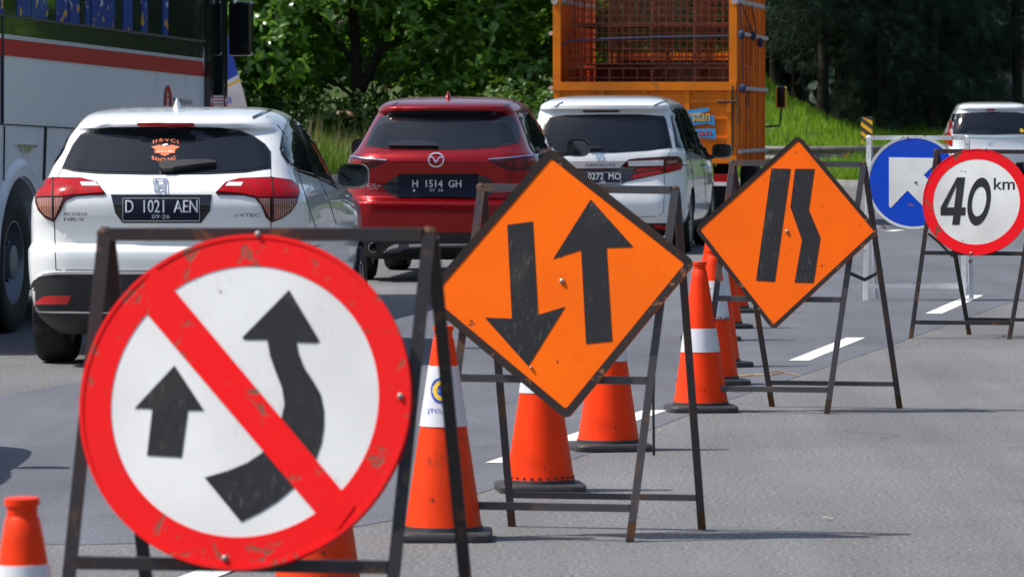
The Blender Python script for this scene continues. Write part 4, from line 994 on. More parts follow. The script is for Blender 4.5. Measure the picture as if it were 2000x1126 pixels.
h.strip(k1([(1028, 106), (1070, 86), (1113, 67)]), 4.5, 'roof_strip', M['gasket'], .004)

# ---------------------------------------------------------------- red crossover
LV = [(.22, .30, 4.15, .74, .25, .03, .02), (.30, .15, 4.3, .82, .28, .05, .02), (.40, .06, 4.42, .875, .32, .07, .02), (.52, .02, 4.5, .91, .36, .08, .02), (.62, -.01, 4.53, .92, .38, .09, .025), (.715, -.015, 4.53, .922, .38, .09, .03), (.74, .015, 4.53, .922, .38, .09, .03), (.77, .075, 4.53, .922, .38, .09, .03), (.88, .095, 4.5, .92, .38, .09, .035),
      (.98, .065, 4.4, .915, .37, .10, .04), (1.06, .02, 4.1, .905, .36, .10, .05), (1.09, .012, 3.8, .898, .35, .10, .055), (1.12, .022, 3.6, .888, .34, .10, .06), (1.16, .05, 3.3, .86, .32, .10, .07), (1.205, .11, 3.15, .825, .28, .10, .08), (1.30, .24, 2.95, .785, .24, .10, .10), (1.42, .38, 2.65, .735, .22, .10, .12), (1.525, .49, 2.4, .685, .2, .10, .14),
      (1.545, .42, 2.33, .675, .2, .12, .16), (1.575, .41, 2.25, .66, .2, .12, .16), (1.605, .46, 2.15, .63, .2, .12, .15), (1.635, .62, 2.02, .58, .2, .12, .12), (1.66, .9, 1.9, .5, .2, .12, .08), (1.675, 1.15, 1.75, .40, .18, .1, .04)]
r = Car('car', 'deep red crossover with chrome round emblem in the middle of the queue', 'car', 855, 46.2, R(5.6), LV, [(.93, .36, .40), (3.63, .36, .40)], 'red_paint', .36, 1.60, .225)
k2 = lambda pts: cv(pts, 640, 170, .4)
r.patch(k2([(184, 290), (220, 200), (262, 146), (305, 124), (480, 113), (700, 116), (855, 129), (905, 150), (932, 190), (938, 262), (922, 276), (800, 299), (560, 308), (300, 302)]), 'window_seal', M['gasket'], .004, 6)
r.patch(k2([(200, 280), (242, 197), (278, 178), (440, 166), (600, 162), (780, 168), (875, 180), (905, 235), (915, 262), (800, 291), (560, 300), (300, 294)]), 'rear_window', M['glass_rear'], .007, 6)
for poly in ([(106, 344), (116, 332), (180, 342), (292, 356), (262, 376), (228, 392), (190, 404), (120, 390)], [(780, 354), (900, 344), (1020, 328), (1062, 326), (1070, 345), (1050, 378), (1000, 398), (905, 408), (862, 398), (815, 375)]):
    lt = r.patch(k2(poly), 'tail_lamp', M['lamp_dark'], .010, 5)
    cx = sum(q[0] for q in poly) / len(poly)
    if cx < 500:
        r.strip(k2([(118, 340), (180, 349), (288, 358)]), 2.0, 'chrome_line', M['chrome'], .013, lt); r.patch(k2([(125, 352), (172, 357), (168, 380), (130, 376)]), 'lamp_lens', M['lamp_deep'], .014, 5, lt)
    else:
        r.strip(k2([(785, 354), (900, 346), (1050, 330)]), 2.0, 'chrome_line', M['chrome'], .013, lt)
        q0 = k2([(935, 373)])[0]; r.patch([(q0[0] + 10 * math.cos(a), q0[1] + 9 * math.sin(a)) for a in np.linspace(0, 6.283, 18, endpoint=False)], 'lamp_lens', M['lamp_deep'], .014, 5, lt)
        r.patch(k2([(865, 362), (900, 358), (900, 385), (885, 388)]), 'lamp_lens', M['lamp_deep'], .014, 5, lt); r.patch(k2([(965, 355), (1040, 345), (1030, 372), (975, 388)]), 'lamp_lens', M['lamp_deep'], .014, 5, lt)
r.patch(k2([(262, 490), (300, 455), (330, 436), (375, 422), (720, 422), (765, 436), (800, 455), (840, 490), (800, 520), (765, 540), (350, 540), (305, 520)]), 'plate_recess', M['gasket'], .005, 6)
pl = r.patch(k2([(345, 428), (735, 428), (735, 537), (345, 537)]), 'number_plate', M['plate'], .014, 5)
b0, b1 = k2([(415, 450), (652, 490)]); r.text('H  1514  GH', (*b0, *b1), M['plate_ink'], .022, pl); r.text('H  1514  GH', (b0[0] + .7, b0[1], b1[0] + .7, b1[1]), M['plate_ink'], .023, pl)
b0, b1 = k2([(500, 498), (566, 511)]); r.text('07  26', (*b0, *b1), M['plate_ink'], .022, pl)
r.patch(k2([(418, 500), (428, 500), (428, 512), (418, 512)]), 'plate_stamp', M['plate_ink'], .016, 5, pl)
for s_, x0, y0, x1, y1 in (('CX-5', 196, 470, 258, 486), ('ELITE', 205, 490, 247, 501)):
    b0, b1 = k2([(x0, y0), (x1, y1)]); r.text(s_, (*b0, *b1), M['chrome'], .007)
q0 = k2([(530, 356)])[0]
el = r.strip([(q0[0] + 14.5 * math.cos(a), q0[1] + 11.8 * math.sin(a)) for a in np.linspace(0, 6.283, 30)], 2.6, 'emblem', M['chrome'], .014)
r.strip([(q0[0] - 13.5, q0[1] - 5), (q0[0] - 6, q0[1] - 3.5), (q0[0] - 2, q0[1] + 2.5), (q0[0], q0[1] + 4), (q0[0] + 2, q0[1] + 2.5), (q0[0] + 6, q0[1] - 3.5), (q0[0] + 13.5, q0[1] - 5)], 2.4, 'emblem_wings', M['chrome'], .015, el)
r.patch(k2([(296, 290), (320, 280), (380, 272), (470, 274), (540, 290), (540, 298), (420, 298), (300, 297)]), 'rear_wiper', M['gasket'], .03, 6)
r.strip(k2([(183, 470), (184, 540), (196, 578), (220, 600), (260, 606), (500, 606), (780, 606), (830, 600), (860, 575), (885, 520), (900, 410)]), 1.2, 'panel_gap', M['seam'])
r.patch(k2([(125, 700), (160, 708), (500, 711), (800, 711), (960, 706), (1010, 700), (1005, 770), (960, 800), (860, 850), (240, 850), (175, 820), (135, 780)]), 'bumper_cladding', M['black_plastic'], .006, 7)
r.patch(k2([(270, 803), (300, 774), (330, 762), (480, 760), (680, 760), (830, 764), (860, 776), (890, 803), (830, 803), (800, 786), (640, 778), (480, 778), (370, 786), (345, 803)]), 'skid_trim', M['chrome'], .014, 6)
for ex in (222, 935):
    q = k2([(ex, 782)])[0]; c = r.t.loc_px(*q, .02)
    MB().lathe([(.040, 0), (.044, .005), (.044, .16), (.040, .16)], 20, Matrix.Translation(c) @ Matrix.Rotation(R(-90), 4, 'X'), close=True).build('exhaust_pipe', M['chrome'], r.t, 40)
r.patch(k2([(952, 140), (968, 116), (1000, 100), (1030, 104), (1065, 138), (1110, 205), (1155, 292), (1170, 318), (1120, 312), (1010, 300), (975, 250), (955, 190)]), 'window_seal', M['gasket'], .003, 5, mirror=True)
r.patch(k2([(960, 145), (975, 122), (1000, 108), (1010, 112), (1040, 200), (1072, 300), (1015, 294), (982, 248), (963, 190)]), 'side_window', M['glass_side'], .008, 5, mirror=True)
r.patch(k2([(1020, 112), (1035, 118), (1062, 145), (1105, 212), (1148, 296), (1140, 304), (1088, 300), (1060, 225)]), 'side_window', M['glass_side'], .008, 5, mirror=True)
r.mirror_pair(1129, 289, 2.75, .21, .17, (1095, 302), M['red_paint'])
r.fin(876, 200, 1.0, .085, .075, .17, M['red_paint'])
r.strip(k2([(312, 98), (322, 84), (345, 72)]), 2.5, 'roof_strip', M['gasket'], .004); r.strip(k2([(862, 96), (885, 82), (915, 70)]), 2.5, 'roof_strip', M['gasket'], .004)

# ---------------------------------------------------------------- white van-shaped car
LV = [(.20, .30, 4.45, .74, .25, .03, .02), (.28, .12, 4.6, .84, .28, .05, .02), (.40, .03, 4.75, .89, .32, .07, .02), (.55, .0, 4.81, .908, .36, .08, .02), (.68, .02, 4.83, .912, .36, .09, .02), (.80, .05, 4.82, .912, .36, .09, .02), (.92, .06, 4.72, .91, .34, .10, .03), (1.0, .055, 4.4, .908, .32, .10, .03), (1.08, .07, 4.0, .895, .3, .10, .03),
      (1.13, .09, 3.75, .875, .28, .10, .04), (1.20, .12, 3.6, .845, .26, .10, .04), (1.32, .18, 3.3, .81, .24, .10, .05), (1.44, .25, 3.0, .775, .22, .10, .06), (1.53, .31, 2.75, .745, .2, .10, .07), (1.555, .22, 2.68, .735, .2, .12, .08), (1.59, .22, 2.58, .72, .2, .12, .08), (1.625, .30, 2.45, .68, .2, .12, .08), (1.655, .5, 2.3, .62, .2, .12, .06), (1.68, .85, 2.15, .53, .2, .1, .04), (1.695, 1.2, 1.95, .42, .18, .08, .02)]
v = Car('car', 'white people carrier with chrome tailgate bar behind the orange truck', 'car', 1172, 54.6, R(6.9), LV, [(1.0, .34, .375), (3.9, .34, .375)], 'white_paint2', .34, 1.57, .215)
v.patch(k2([(1030, 300), (1040, 240), (1060, 172), (1085, 148), (1160, 138), (1340, 134), (1520, 134), (1642, 142), (1652, 160), (1682, 296), (1560, 312), (1390, 322), (1220, 322), (1100, 315)]), 'window_seal', M['gasket'], .003, 6)
v.patch(k2([(1040, 294), (1048, 240), (1068, 178), (1090, 154), (1160, 145), (1340, 140), (1520, 140), (1636, 148), (1645, 162), (1673, 292), (1560, 305), (1390, 314), (1220, 314), (1100, 308)]), 'rear_window', M['glass_rear'], .006, 6)
v.patch(k2([(1246, 116), (1425, 114), (1422, 122), (1250, 124)]), 'high_brake_lamp', M['lamp_dark'], .008, 6)
v.patch(k2([(1040, 372), (1120, 362), (1460, 360), (1425, 394), (1040, 398)]), 'chrome_bar', M['silver_trim'], .008, 6)
b0, b1 = k2([(1258, 374), (1406, 388)]); v.text('ABSOLUTE', (*b0, *b1), M['gasket'], .011)
b0, b1 = k2([(1308, 326), (1346, 358)]); h_logo(v, *b0, *b1, 1.8)
v.patch(k2([(1040, 399), (1440, 396), (1520, 398), (1480, 455), (1420, 478), (1060, 482)]), 'plate_recess', M['gasket'], .005, 6)
pl = v.patch(k2([(1262, 416), (1433, 416), (1433, 474), (1262, 474)]), 'number_plate', M['plate'], .012, 4)
b0, b1 = k2([(1272, 421), (1430, 452)]); v.text('0272  MO', (*b0, *b1), M['plate_ink'], .015, pl)
b0, b1 = k2([(1328, 459), (1356, 470)]); v.text('·22', (*b0, *b1), M['plate_ink'], .015, pl)
for a, b in (((1264, 418), (1431, 418)), ((1431, 418), (1431, 472)), ((1431, 472), (1264, 472))): v.strip(k2([a, b]), .5, 'plate_border', M['plate_ink'], .014, pl)
def cl(pts): return cv(pts, 1140, 290, 220 / 1906)
lt = v.patch(cl([(620, 320), (760, 185), (900, 165), (1370, 135), (1590, 132), (1640, 165), (1668, 215), (1665, 300), (1640, 350), (1560, 375), (1360, 425), (900, 520), (740, 560), (860, 330)]), 'tail_lamp', M['lamp_dark'], .008, 4)
v.patch(cl([(750, 215), (1350, 195), (1345, 285), (760, 300)]), 'clear_lens', M['lamp_clear'], .012, 4, lt)
v.patch(cl([(905, 335), (1345, 300), (1340, 345), (890, 390)]), 'lamp_lens', M['lamp_red'], .012, 4, lt); v.patch(cl([(860, 440), (1340, 365), (1335, 415), (810, 510)]), 'lamp_lens', M['lamp_red'], .012, 4, lt)
v.patch(cl([(1385, 295), (1650, 255), (1630, 340), (1385, 400)]), 'lamp_lens', M['lamp_red'], .012, 4, lt); v.patch(cl([(1400, 205), (1600, 195), (1550, 245), (1400, 260)]), 'clear_lens', M['lamp_amber'], .012, 4, lt)
v.patch(k2([(1000, 350), (1040, 348), (1150, 356), (1120, 395), (1100, 420), (1000, 400)]), 'tail_lamp', M['lamp_dark'], .008, 5)
v.strip(k2([(1682, 296), (1660, 344)]), .8, 'panel_gap', M['seam']); v.strip(k2([(1644, 425), (1644, 520), (1638, 612), (1620, 630), (1400, 640), (1150, 640)]), 1.0, 'panel_gap', M['seam'])
v.patch(k2([(1100, 715), (1400, 722), (1640, 722), (1700, 716), (1705, 740), (1620, 762), (1120, 762)]), 'bumper_cladding', M['black_plastic'], .005, 6)
v.patch(k2([(1590, 672), (1640, 675), (1668, 680), (1660, 690), (1600, 688)]), 'reflector', M['reflector'], .008, 5)
v.patch(k2([(1673, 145), (1678, 118), (1700, 104), (1758, 106), (1790, 150), (1830, 240), (1868, 345), (1850, 350), (1780, 320), (1700, 298), (1690, 230)]), 'window_seal', M['gasket'], .003, 5, mirror=True)
v.patch(k2([(1680, 148), (1686, 124), (1698, 116), (1720, 200), (1745, 302), (1704, 292), (1695, 228)]), 'side_window', M['glass_side'], .008, 5, mirror=True)
v.patch(k2([(1706, 114), (1748, 112), (1775, 200), (1800, 318), (1755, 304), (1728, 200)]), 'side_window', M['glass_side'], .008, 5, mirror=True)
v.patch(k2([(1758, 114), (1786, 155), (1826, 245), (1858, 338), (1812, 322), (1785, 205)]), 'side_window', M['glass_side'], .008, 5, mirror=True)
v.strip(k2([(1700, 298), (1780, 320), (1862, 352)]), 1.4, 'window_chrome', M['chrome'], .010)
v.strip(k2([(1732, 380), (1758, 383)]), 2.0, 'slide_rail', M['seam'], .004); v.strip(k2([(1762, 315), (1780, 400), (1790, 500), (1785, 600)]), .7, 'panel_gap', M['seam']); v.strip(k2([(1822, 335), (1840, 420), (1848, 560)]), .7, 'panel_gap', M['seam'])
for q in ([(1828, 374), (1842, 378), (1842, 388), (1830, 386)], [(1850, 384), (1860, 390), (1860, 398), (1850, 394)]): v.patch(k2(q), 'door_handle', M['chrome'], .03, 4)
v.mirror_pair(1410, 295, 2.95, .225, .165, (1394, 310), M['white_paint2'])
v.patch(k2([(1275, 290), (1335, 290), (1338, 306), (1275, 308)]), 'rear_wiper', M['gasket'], .03, 5)
v.strip(k2([(1110, 98), (1130, 84), (1150, 76)]), 2.2, 'roof_strip', M['gasket'], .004); v.strip(k2([(1592, 92), (1625, 78), (1655, 68)]), 2.2, 'roof_strip', M['gasket'], .004)

# ---------------------------------------------------------------- far silver-white car, right edge
LV = [(.22, .25, 4.1, .72, .25, .03, .02), (.30, .1, 4.25, .80, .28, .05, .02), (.45, .02, 4.35, .855, .3, .06, .02), (.62, .0, 4.38, .868, .32, .07, .02), (.80, .03, 4.36, .868, .32, .08, .02), (.95, .04, 4.2, .865, .3, .08, .03), (1.03, .045, 3.6, .855, .28, .08, .03), (1.10, .07, 3.2, .83, .26, .08, .04), (1.25, .16, 2.9, .77, .22, .08, .05), (1.40, .26, 2.6, .72, .2, .08, .06),
      (1.46, .31, 2.35, .69, .2, .08, .07), (1.48, .24, 2.3, .685, .2, .1, .08), (1.52, .25, 2.2, .67, .2, .1, .08), (1.56, .36, 2.1, .62, .2, .1, .06), (1.585, .6, 2.0, .55, .2, .1, .05), (1.605, 1.0, 1.85, .42, .2, .08, .03)]
e = Car('car', 'far silver-white car behind the speed limit sign at the right edge', 'car', 1941, 98.5, R(2.5), LV, [(.8, .32, .355), (3.5, .32, .355)], 'silver_paint', .32, 1.5, .2, group='cars beyond the signs')
k5 = lambda pts: cv(pts, 1840, 150, 160 / 1001)
e.patch(k5([(112, 470), (135, 455), (300, 440), (600, 430), (900, 435), (1060, 455), (1085, 470), (1075, 560), (1070, 700), (600, 710), (130, 700), (122, 560)]), 'rear_window', M['glass_rear'], .006, 4)
e.patch(k5([(540, 395), (560, 387), (640, 387), (652, 400), (640, 413), (545, 413)]), 'high_brake_lamp', M['lamp_red'], .010, 3)
e.patch(k5([(98, 530), (128, 560), (112, 695), (130, 780), (128, 850), (60, 830), (5, 800), (0, 770), (50, 690), (75, 600)]), 'tail_lamp', M['lamp_red'], .012, 4, mirror=True)
e.patch(k5([(80, 560), (95, 540), (70, 690), (42, 690)]), 'lamp_lens', M['lamp_clear'], .014, 3, mirror=True)
e.patch(k5([(305, 685), (330, 665), (480, 655), (600, 660), (612, 690), (450, 695), (310, 700)]), 'rear_wiper', M['gasket'], .02, 4)
e.patch(k5([(140, 712), (600, 716), (1050, 712), (1050, 735), (600, 740), (140, 735)]), 'chrome_strip', M['chrome'], .008, 4)
e.strip(k5([(625, 765), (590, 765), (555, 795), (590, 800), (625, 800), (590, 830), (555, 828)]), 1.8, 'emblem', M['chrome'], .008)
e.patch(k5([(950, 645), (975, 632), (990, 655), (1015, 655), (1010, 675), (985, 670), (985, 685), (955, 675)]), 'sticker', M['ink_yellow'], .009, 3)
e.patch(k5([(900, 1050), (1000, 1040), (1000, 1150), (900, 1150)]), 'number_plate', M['plate'], .008, 4)
e.strip(k5([(655, 190), (660, 290)]), .5, 'antenna', M['seam'], .01) if False else None

# ---------------------------------------------------------------- coach on the left
yaw = R(8.5); d0 = 36.3; xs_ = (39 - 1000) * d0 / F
# origin: ground below the right side at the rear axle; local x to the right, y forward
b = Thing('coach_bus', 'grey-white coach with red stripe and dark windows at the left edge', 'bus', (xs_, d0, 0), -yaw)
FRONT, REAR, WB = 6.55, -3.3, 2.5
class Side:                                   # pixel outlines onto the coach's right side (plane x = 0)
    pass
def bs(pts, name, m, off, th, parent=None, smooth=False):
    poly = []
    for p in pts: q = b.loc_px_x(*p, 0.0); poly.append((q.y, q.z))
    return MB().prism(poly, (off, 0, 0), (0, 1, 0), (0, 0, 1), (1, 0, 0), th).build(name, m, parent or b, smooth)
# body: box with rounded roof edge and raked front
prof = [(REAR, .35), (REAR, 3.1), (REAR + .3, 3.45), (FRONT - 1.2, 3.45), (FRONT - .5, 3.2), (FRONT - .18, 2.4), (FRONT - .05, 1.3), (FRONT - .12, .4), (FRONT - .6, .32)]
wb = 2.46; vs = []; fs = []
def arch_path():                              # lower edge with the rear wheel opening
    pts = [(REAR, .35), (-.72, .35)]
    for k in range(13): a = math.pi - math.pi * k / 12; pts.append((math.cos(a) * .66, .50 + math.sin(a) * .60))
    pts += [(.72, .35), (FRONT - 1.75 - .62 - 1.0, .35), (FRONT - .6, .32)]; return pts
outline = arch_path() + [(FRONT - .12, .4), (FRONT - .05, 1.3), (FRONT - .18, 2.4), (FRONT - .5, 3.2), (FRONT - 1.2, 3.45), (REAR + .3, 3.45), (REAR, 3.1)]
mb = MB(); mb.prism(outline, (-wb, 0, 0), (0, 1, 0), (0, 0, 1), (1, 0, 0), wb - .006); mb.build('body', M['bus_white'], b)
MB().box((-wb / 2, (REAR + FRONT) / 2, .33), (wb - .3, FRONT - REAR - 2, .12)).build('underbody', M['under'], b)
kb = lambda pts: cv(pts, 0, 0, .2505)
bs(kb([(-400, -900), (1590, -700), (1592, 330), (20, 125), (-400, 72)]), 'window_band', M['bus_black'], -.004, .012)
bs(kb([(-400, 74), (20, 127), (1592, 332), (1575, 455), (20, 265), (-400, 213)]), 'dark_band', M['bus_black'], -.004, .008)
bs(kb([(-400, 213), (20, 265), (1570, 455), (1575, 480), (20, 300), (-400, 250)]), 'white_stripe', M['white_paint2'], -.004, .009)
bs(kb([(-400, 250), (20, 300), (1576, 480), (1592, 597), (20, 430), (-400, 385)]), 'red_stripe', M['bus_red'], -.004, .009)
bs(kb([(-400, 68), (20, 112), (1592, 318), (1592, 334), (20, 130), (-400, 84)]), 'window_rail', M['black_plastic'], -.002, .022)
# drapes behind the window glass
def drape_mat():
    m = mat('printed blue drape', (.015, .03, .16), .8); nt = m.node_tree
    tc = nt.nodes.new('ShaderNodeTexCoord'); sp = nt.nodes.new('ShaderNodeSeparateXYZ'); nt.links.new(tc.outputs['Object'], sp.inputs[0])
    mp = nt.nodes.new('ShaderNodeMapping'); mp.inputs['Scale'].default_value = (1, 6, 9); nt.links.new(tc.outputs['Object'], mp.inputs[0])
    n1 = noise(nt, 1.3, 2, .5, mp.outputs[0]); k = ramp(nt, n1.outputs[0], [(.60, (0, 0, 0)), (.62, (1, 1, 1))], 'LINEAR')
    zz = ramp(nt, sp.outputs[2], [(0, (1, 1, 1)), (1, (1, 1, 1))])
    mr = nt.nodes.new('ShaderNodeMapRange'); mr.inputs[1].default_value = 2.33; mr.inputs[2].default_value = 2.37; nt.links.new(sp.outputs[2], mr.inputs[0])
    ink = mixc(nt, mr.outputs[0], (.85, .45, .04), (.8, .82, .85)); c = mixc(nt, k.outputs[0], (.03, .075, .36), ink); nt.links.new(c, bsdf(m).inputs['Base Color']); return m
DR = drape_mat()
for x0, x1, yb in ((-60, 10, 110), (120, 225, 126), (235, 360, 148), (425, 520, 172), (530, 607, 186), (655, 690, 200), (700, 882, 214), (948, 1022, 238), (1092, 1140, 258), (1256, 1300, 280)):
    bs(kb([(x0, -700), (x1, -690), (x1, yb + 4), (x0, yb - 6)]), 'drape', DR, .009, .004)
gm = bpy.data.materials.new('coach window glass'); gm.use_nodes = True; nt_ = gm.node_tree; nt_.nodes.clear()
go = nt_.nodes.new('ShaderNodeOutputMaterial'); gx = nt_.nodes.new('ShaderNodeMixShader'); gt = nt_.nodes.new('ShaderNodeBsdfTransparent'); gg = nt_.nodes.new('ShaderNodeBsdfGlossy'); fr_ = nt_.nodes.new('ShaderNodeFresnel')
gt.inputs[0].default_value = (.95, .96, .97, 1); gg.inputs['Roughness'].default_value = .02; fr_.inputs[0].default_value = 1.08
gx.inputs[0].default_value = .10; nt_.links.new(gt.outputs[0], gx.inputs[1]); nt_.links.new(gg.outputs[0], gx.inputs[2]); nt_.links.new(gx.outputs[0], go.inputs[0])
bs(kb([(28, -700), (640, -700), (640, 192), (28, 114)]), 'window', gm, .016, .004); bs(kb([(648, -700), (1575, -700), (1575, 316), (648, 194)]), 'window', gm, .016, .004); bs(kb([(-400, -700), (6, -700), (6, 110), (-400, 60)]), 'window', gm, .016, .004)
# seams and doors
bs(kb([(8, 100), (24, 100), (22, 960), (10, 965)]), 'panel_seam', M['seam'], -.003, .012)
def bline(pts, wd, name='panel_seam', m=None, off=-.003, th=.008):
    (x0, y0), (x1, y1) = pts; dx, dy = x1 - x0, y1 - y0; l = math.hypot(dx, dy); nx, ny = -dy / l * wd / 2, dx / l * wd / 2
    bs([(x0 + nx, y0 + ny), (x1 + nx, y1 + ny), (x1 - nx, y1 - ny), (x0 - nx, y0 - ny)], name, m or M['seam'], off, th)
bline([(-80, 238), (420, 266)], 2.2); bline([(89.5, 249), (86, 352)], 3.0); bline([(9, 246), (5, 520)], .8, m=M['black_plastic']); bline([(240, 257), (236, 480)], 2.4)
hd = bs(cv([(115, 382), (268, 388), (262, 402), (220, 404), (212, 440), (160, 440), (150, 402), (118, 395)], 0, 180, .2664), 'luggage_handle', M['chrome'], -.002, .016)
# wheel arch lip and wheel
lip = MB(); n = 24; vs = []; fs = []
for k in range(n + 1):
    a = math.pi * k / n; ca, sa = math.cos(a), math.sin(a)
    for rr_, xx in ((.665, -.02), (.665, .02), (.75, .03), (.80, -.004)): vs.append((xx, ca * rr_, .50 + sa * rr_ * .92))
for k in range(n):
    for i in range(3): fs.append((4 * k + i, 4 * k + i + 1, 4 * k + 5 + i, 4 * k + 4 + i))
lip.add(vs, fs).build('wheel_arch_lip', M['bus_white'], b, 60)
well = MB(); vs = []; fs = []
for k in range(n + 1):
    a = math.pi * k / n; vs += [(-.02, math.cos(a) * .668, .5 + math.sin(a) * .612), (-.75, math.cos(a) * .668, .5 + math.sin(a) * .612)]
fs = [(2 * k, 2 * k + 1, 2 * k + 3, 2 * k + 2) for k in range(n)] + [tuple(2 * k + 1 for k in range(n + 1))]
well.add(vs, fs).build('wheel_well', M['under'], b)
def bus_wheel(y, x):
    Rr = .50; Mx = Matrix.Translation((x, y, Rr)) @ Matrix.Rotation(R(90), 4, 'Y'); h_ = .14
    rim = MB(); rim.lathe([(.30, -h_), (.30, h_ * .9), (.285, h_ * .9), (.27, h_ * .5), (.20, h_ * .1), (.12, h_ * .15), (.12, h_ * .9), (.06, h_ * 1.0)], 32, Mx)
    for k in range(10):
        a = 2 * math.pi * k / 10; rim.lathe([(.014, 0), (.014, .05), (.008, .055)], 8, Mx @ Matrix.Translation((.165 * math.cos(a), .165 * math.sin(a), h_ * .1)))
    o = rim.build('wheel', M['bus_rim'], b, 40)
    MB().lathe([(.295, -h_ * .9), (.36, -h_), (.46, -h_), (.49, -h_ * .85), (.50, -h_ * .5), (.50, h_ * .5), (.49, h_ * .85), (.46, h_), (.36, h_), (.295, h_ * .9)], 48, Mx, close=True).build('tyre', M['tyre'], o, 40)
bus_wheel(0, -.17); bus_wheel(0, -wb + .17); bus_wheel(FRONT - 2.0, -.17); bus_wheel(FRONT - 2.0, -wb + .17)
# front pillar, door glass, second pillar
bs(kb([(1594, -700), (1622, -700), (1624, 1500), (1600, 1500)]), 'front_pillar', M['gasket'], -.004, .05)
bs(kb([(1622, -700), (1728, -700), (1734, 745), (1622, 745)]), 'door_glass', M['glass_side'], -.004, .02)
bs(kb([(1622, 745), (1734, 745), (1736, 1500), (1624, 1500)]), 'door_panel', M['bus_white'], -.004, .02)
for k in range(3): bs(kb([(1624, 760 + 25 * k), (1726, 758 + 25 * k), (1726, 766 + 25 * k), (1624, 768 + 25 * k)]), 'door_stripe', M['bus_red'], .014, .004)
bs(kb([(1726, -700), (1748, -700), (1752, 1500), (1732, 1500)]), 'door_frame', M['gasket'], -.004, .03)
# roundel and lettering on the side
o = bs(kb([(1280, 825), (1283, 740), (1292, 690), (1308, 660), (1322, 688), (1333, 740), (1337, 825), (1320, 825), (1322, 745), (1314, 716), (1308, 706), (1300, 716), (1294, 745), (1296, 825)]), 'emblem', M['bus_red'], .004, .003)
bs(kb([(1299, 752), (1316, 752), (1316, 765), (1299, 765)]), 'emblem_bar', M['bus_red'], .004, .003, o)
V, Fc, _ = FONT['PRIMAJASA']; vs = []
for a_, b_ in V:
    x = 1348 + 155 * a_; y0 = 758 + 22 * a_; y1 = 812 + 20 * a_; q = b.loc_px_x(*kb([(x, y1 + (y0 - y1) * b_)])[0], .007); vs.append(q)
MB().add(vs, Fc).build('lettering', mat('dark red lettering', (.09, .02, .025), .4), b)
# mirror on an arm ahead of the windscreen
c = b.loc_px(471, 56, FRONT + .55); k_ = 1 / 225.0
mir = MB(); mir.box((c.x, c.y, c.z), (44 * k_, .14, 104 * k_)); mo = bevel(mir.build('mirror', M['gasket'], b), .03, 3)
MB().box((c.x - .005, c.y - .073, c.z), (36 * k_, .004, 92 * k_)).build('mirror_glass', M['glass_side'], mo)
q = b.loc_px(452, 12, FRONT + .5); MB().tube([(-.05, FRONT - .3, 2.95), (q.x - .1, q.y - .35, 2.9), (q.x, q.y, q.z + .12), (q.x + .05, q.y + .03, q.z - .12)], .035, 10).build('mirror_arm', M['chrome'], mo, 40)

# ---------------------------------------------------------------- feather flag beyond the coach
d = 72.0; base = P(437, YH + HCAM * F / d, d)
fl = Thing('feather_flag', 'blue and white feather flag with a yellow stripe beyond the bus front', 'flag', (base.x, d, 0))
def fp(pts, name, m, off):
    mb = MB(); n = len(pts); A = []
    for x, y in pts:
        p = P(*cv([(x, y)], 0, 0, .2505)[0], d); A.append((p.x - base.x, -.02 - off + .05 * math.sin((p.x - base.x) * 14 + p.z * 3), p.z))
    mb.add(A + [(x, y + .003, z) for x, y, z in A], [tuple(range(n)), tuple(range(2 * n - 1, n - 1, -1))] + [(i, (i + 1) % n, n + (i + 1) % n, n + i) for i in range(n)]); return mb.build(name, m, fl)
fp([(1600, -300), (1690, -200), (1738, 120), (1790, 340), (1850, 560), (1862, 580), (1750, 640), (1600, 720)], 'blue_cloth', M['ink_blue'], 0)
fp([(1600, 720), (1750, 640), (1862, 580), (1868, 612), (1750, 672), (1600, 750)], 'grey_stripe', M['silver_paint'], 0)
fp([(1600, 750), (1750, 672), (1868, 612), (1874, 632), (1750, 696), (1600, 775)], 'yellow_stripe', M['ink_yellow'], 0)
fp([(1600, 775), (1750, 696), (1874, 632), (1905, 740), (1925, 830), (1940, 1000), (1945, 1250), (1600, 1250)], 'white_cloth', M['sign_white'], 0)
V, Fc, _ = FONT['marga']; vs = []
for a_, b_ in V:
    p = P(*kb([(1560 + 252 * a_, 828 + (758 - 828) * b_)])[0], d); vs.append((p.x - base.x, -.09, p.z))
MB().add(vs, Fc).build('lettering', M['ink_blue'], fl)
MB().tube([(-.25, .03, 0), (-.25, .03, 3.2), (-.1, .03, 4.0)], .015, 8).build('pole', M['steel_white'], fl)

# ---------------------------------------------------------------- orange truck with wire cages
d = 66.5; s_ = F / d; yaw = R(7.4)
loc = Vector(((1259 - 1000) * d / F, d, 0)); tr = Thing('truck', 'orange open-sided truck loaded with wire cages', 'truck', loc, -yaw)
hw = 1.195; BL_ = 4.4; Z0 = 1.65 - (318 - YH) / s_; ZG = 1.65 - (160 - YH) / s_; ZT = 3.55
MB().box((0, BL_ / 2, Z0 + .04), (2 * hw - .02, BL_, .10)).build('bed_floor', M['truck_orange'], tr)
MB().box((0, BL_ / 2 - .2, Z0 - .18), (.9, BL_ + 2, .22)).build('chassis', M['under'], tr)
def tpx(x, y, yl=0.0): return tr.t_ if False else tr.loc_px(x, y, yl)
kt = lambda pts: cv(pts, 1050, 0, .302)
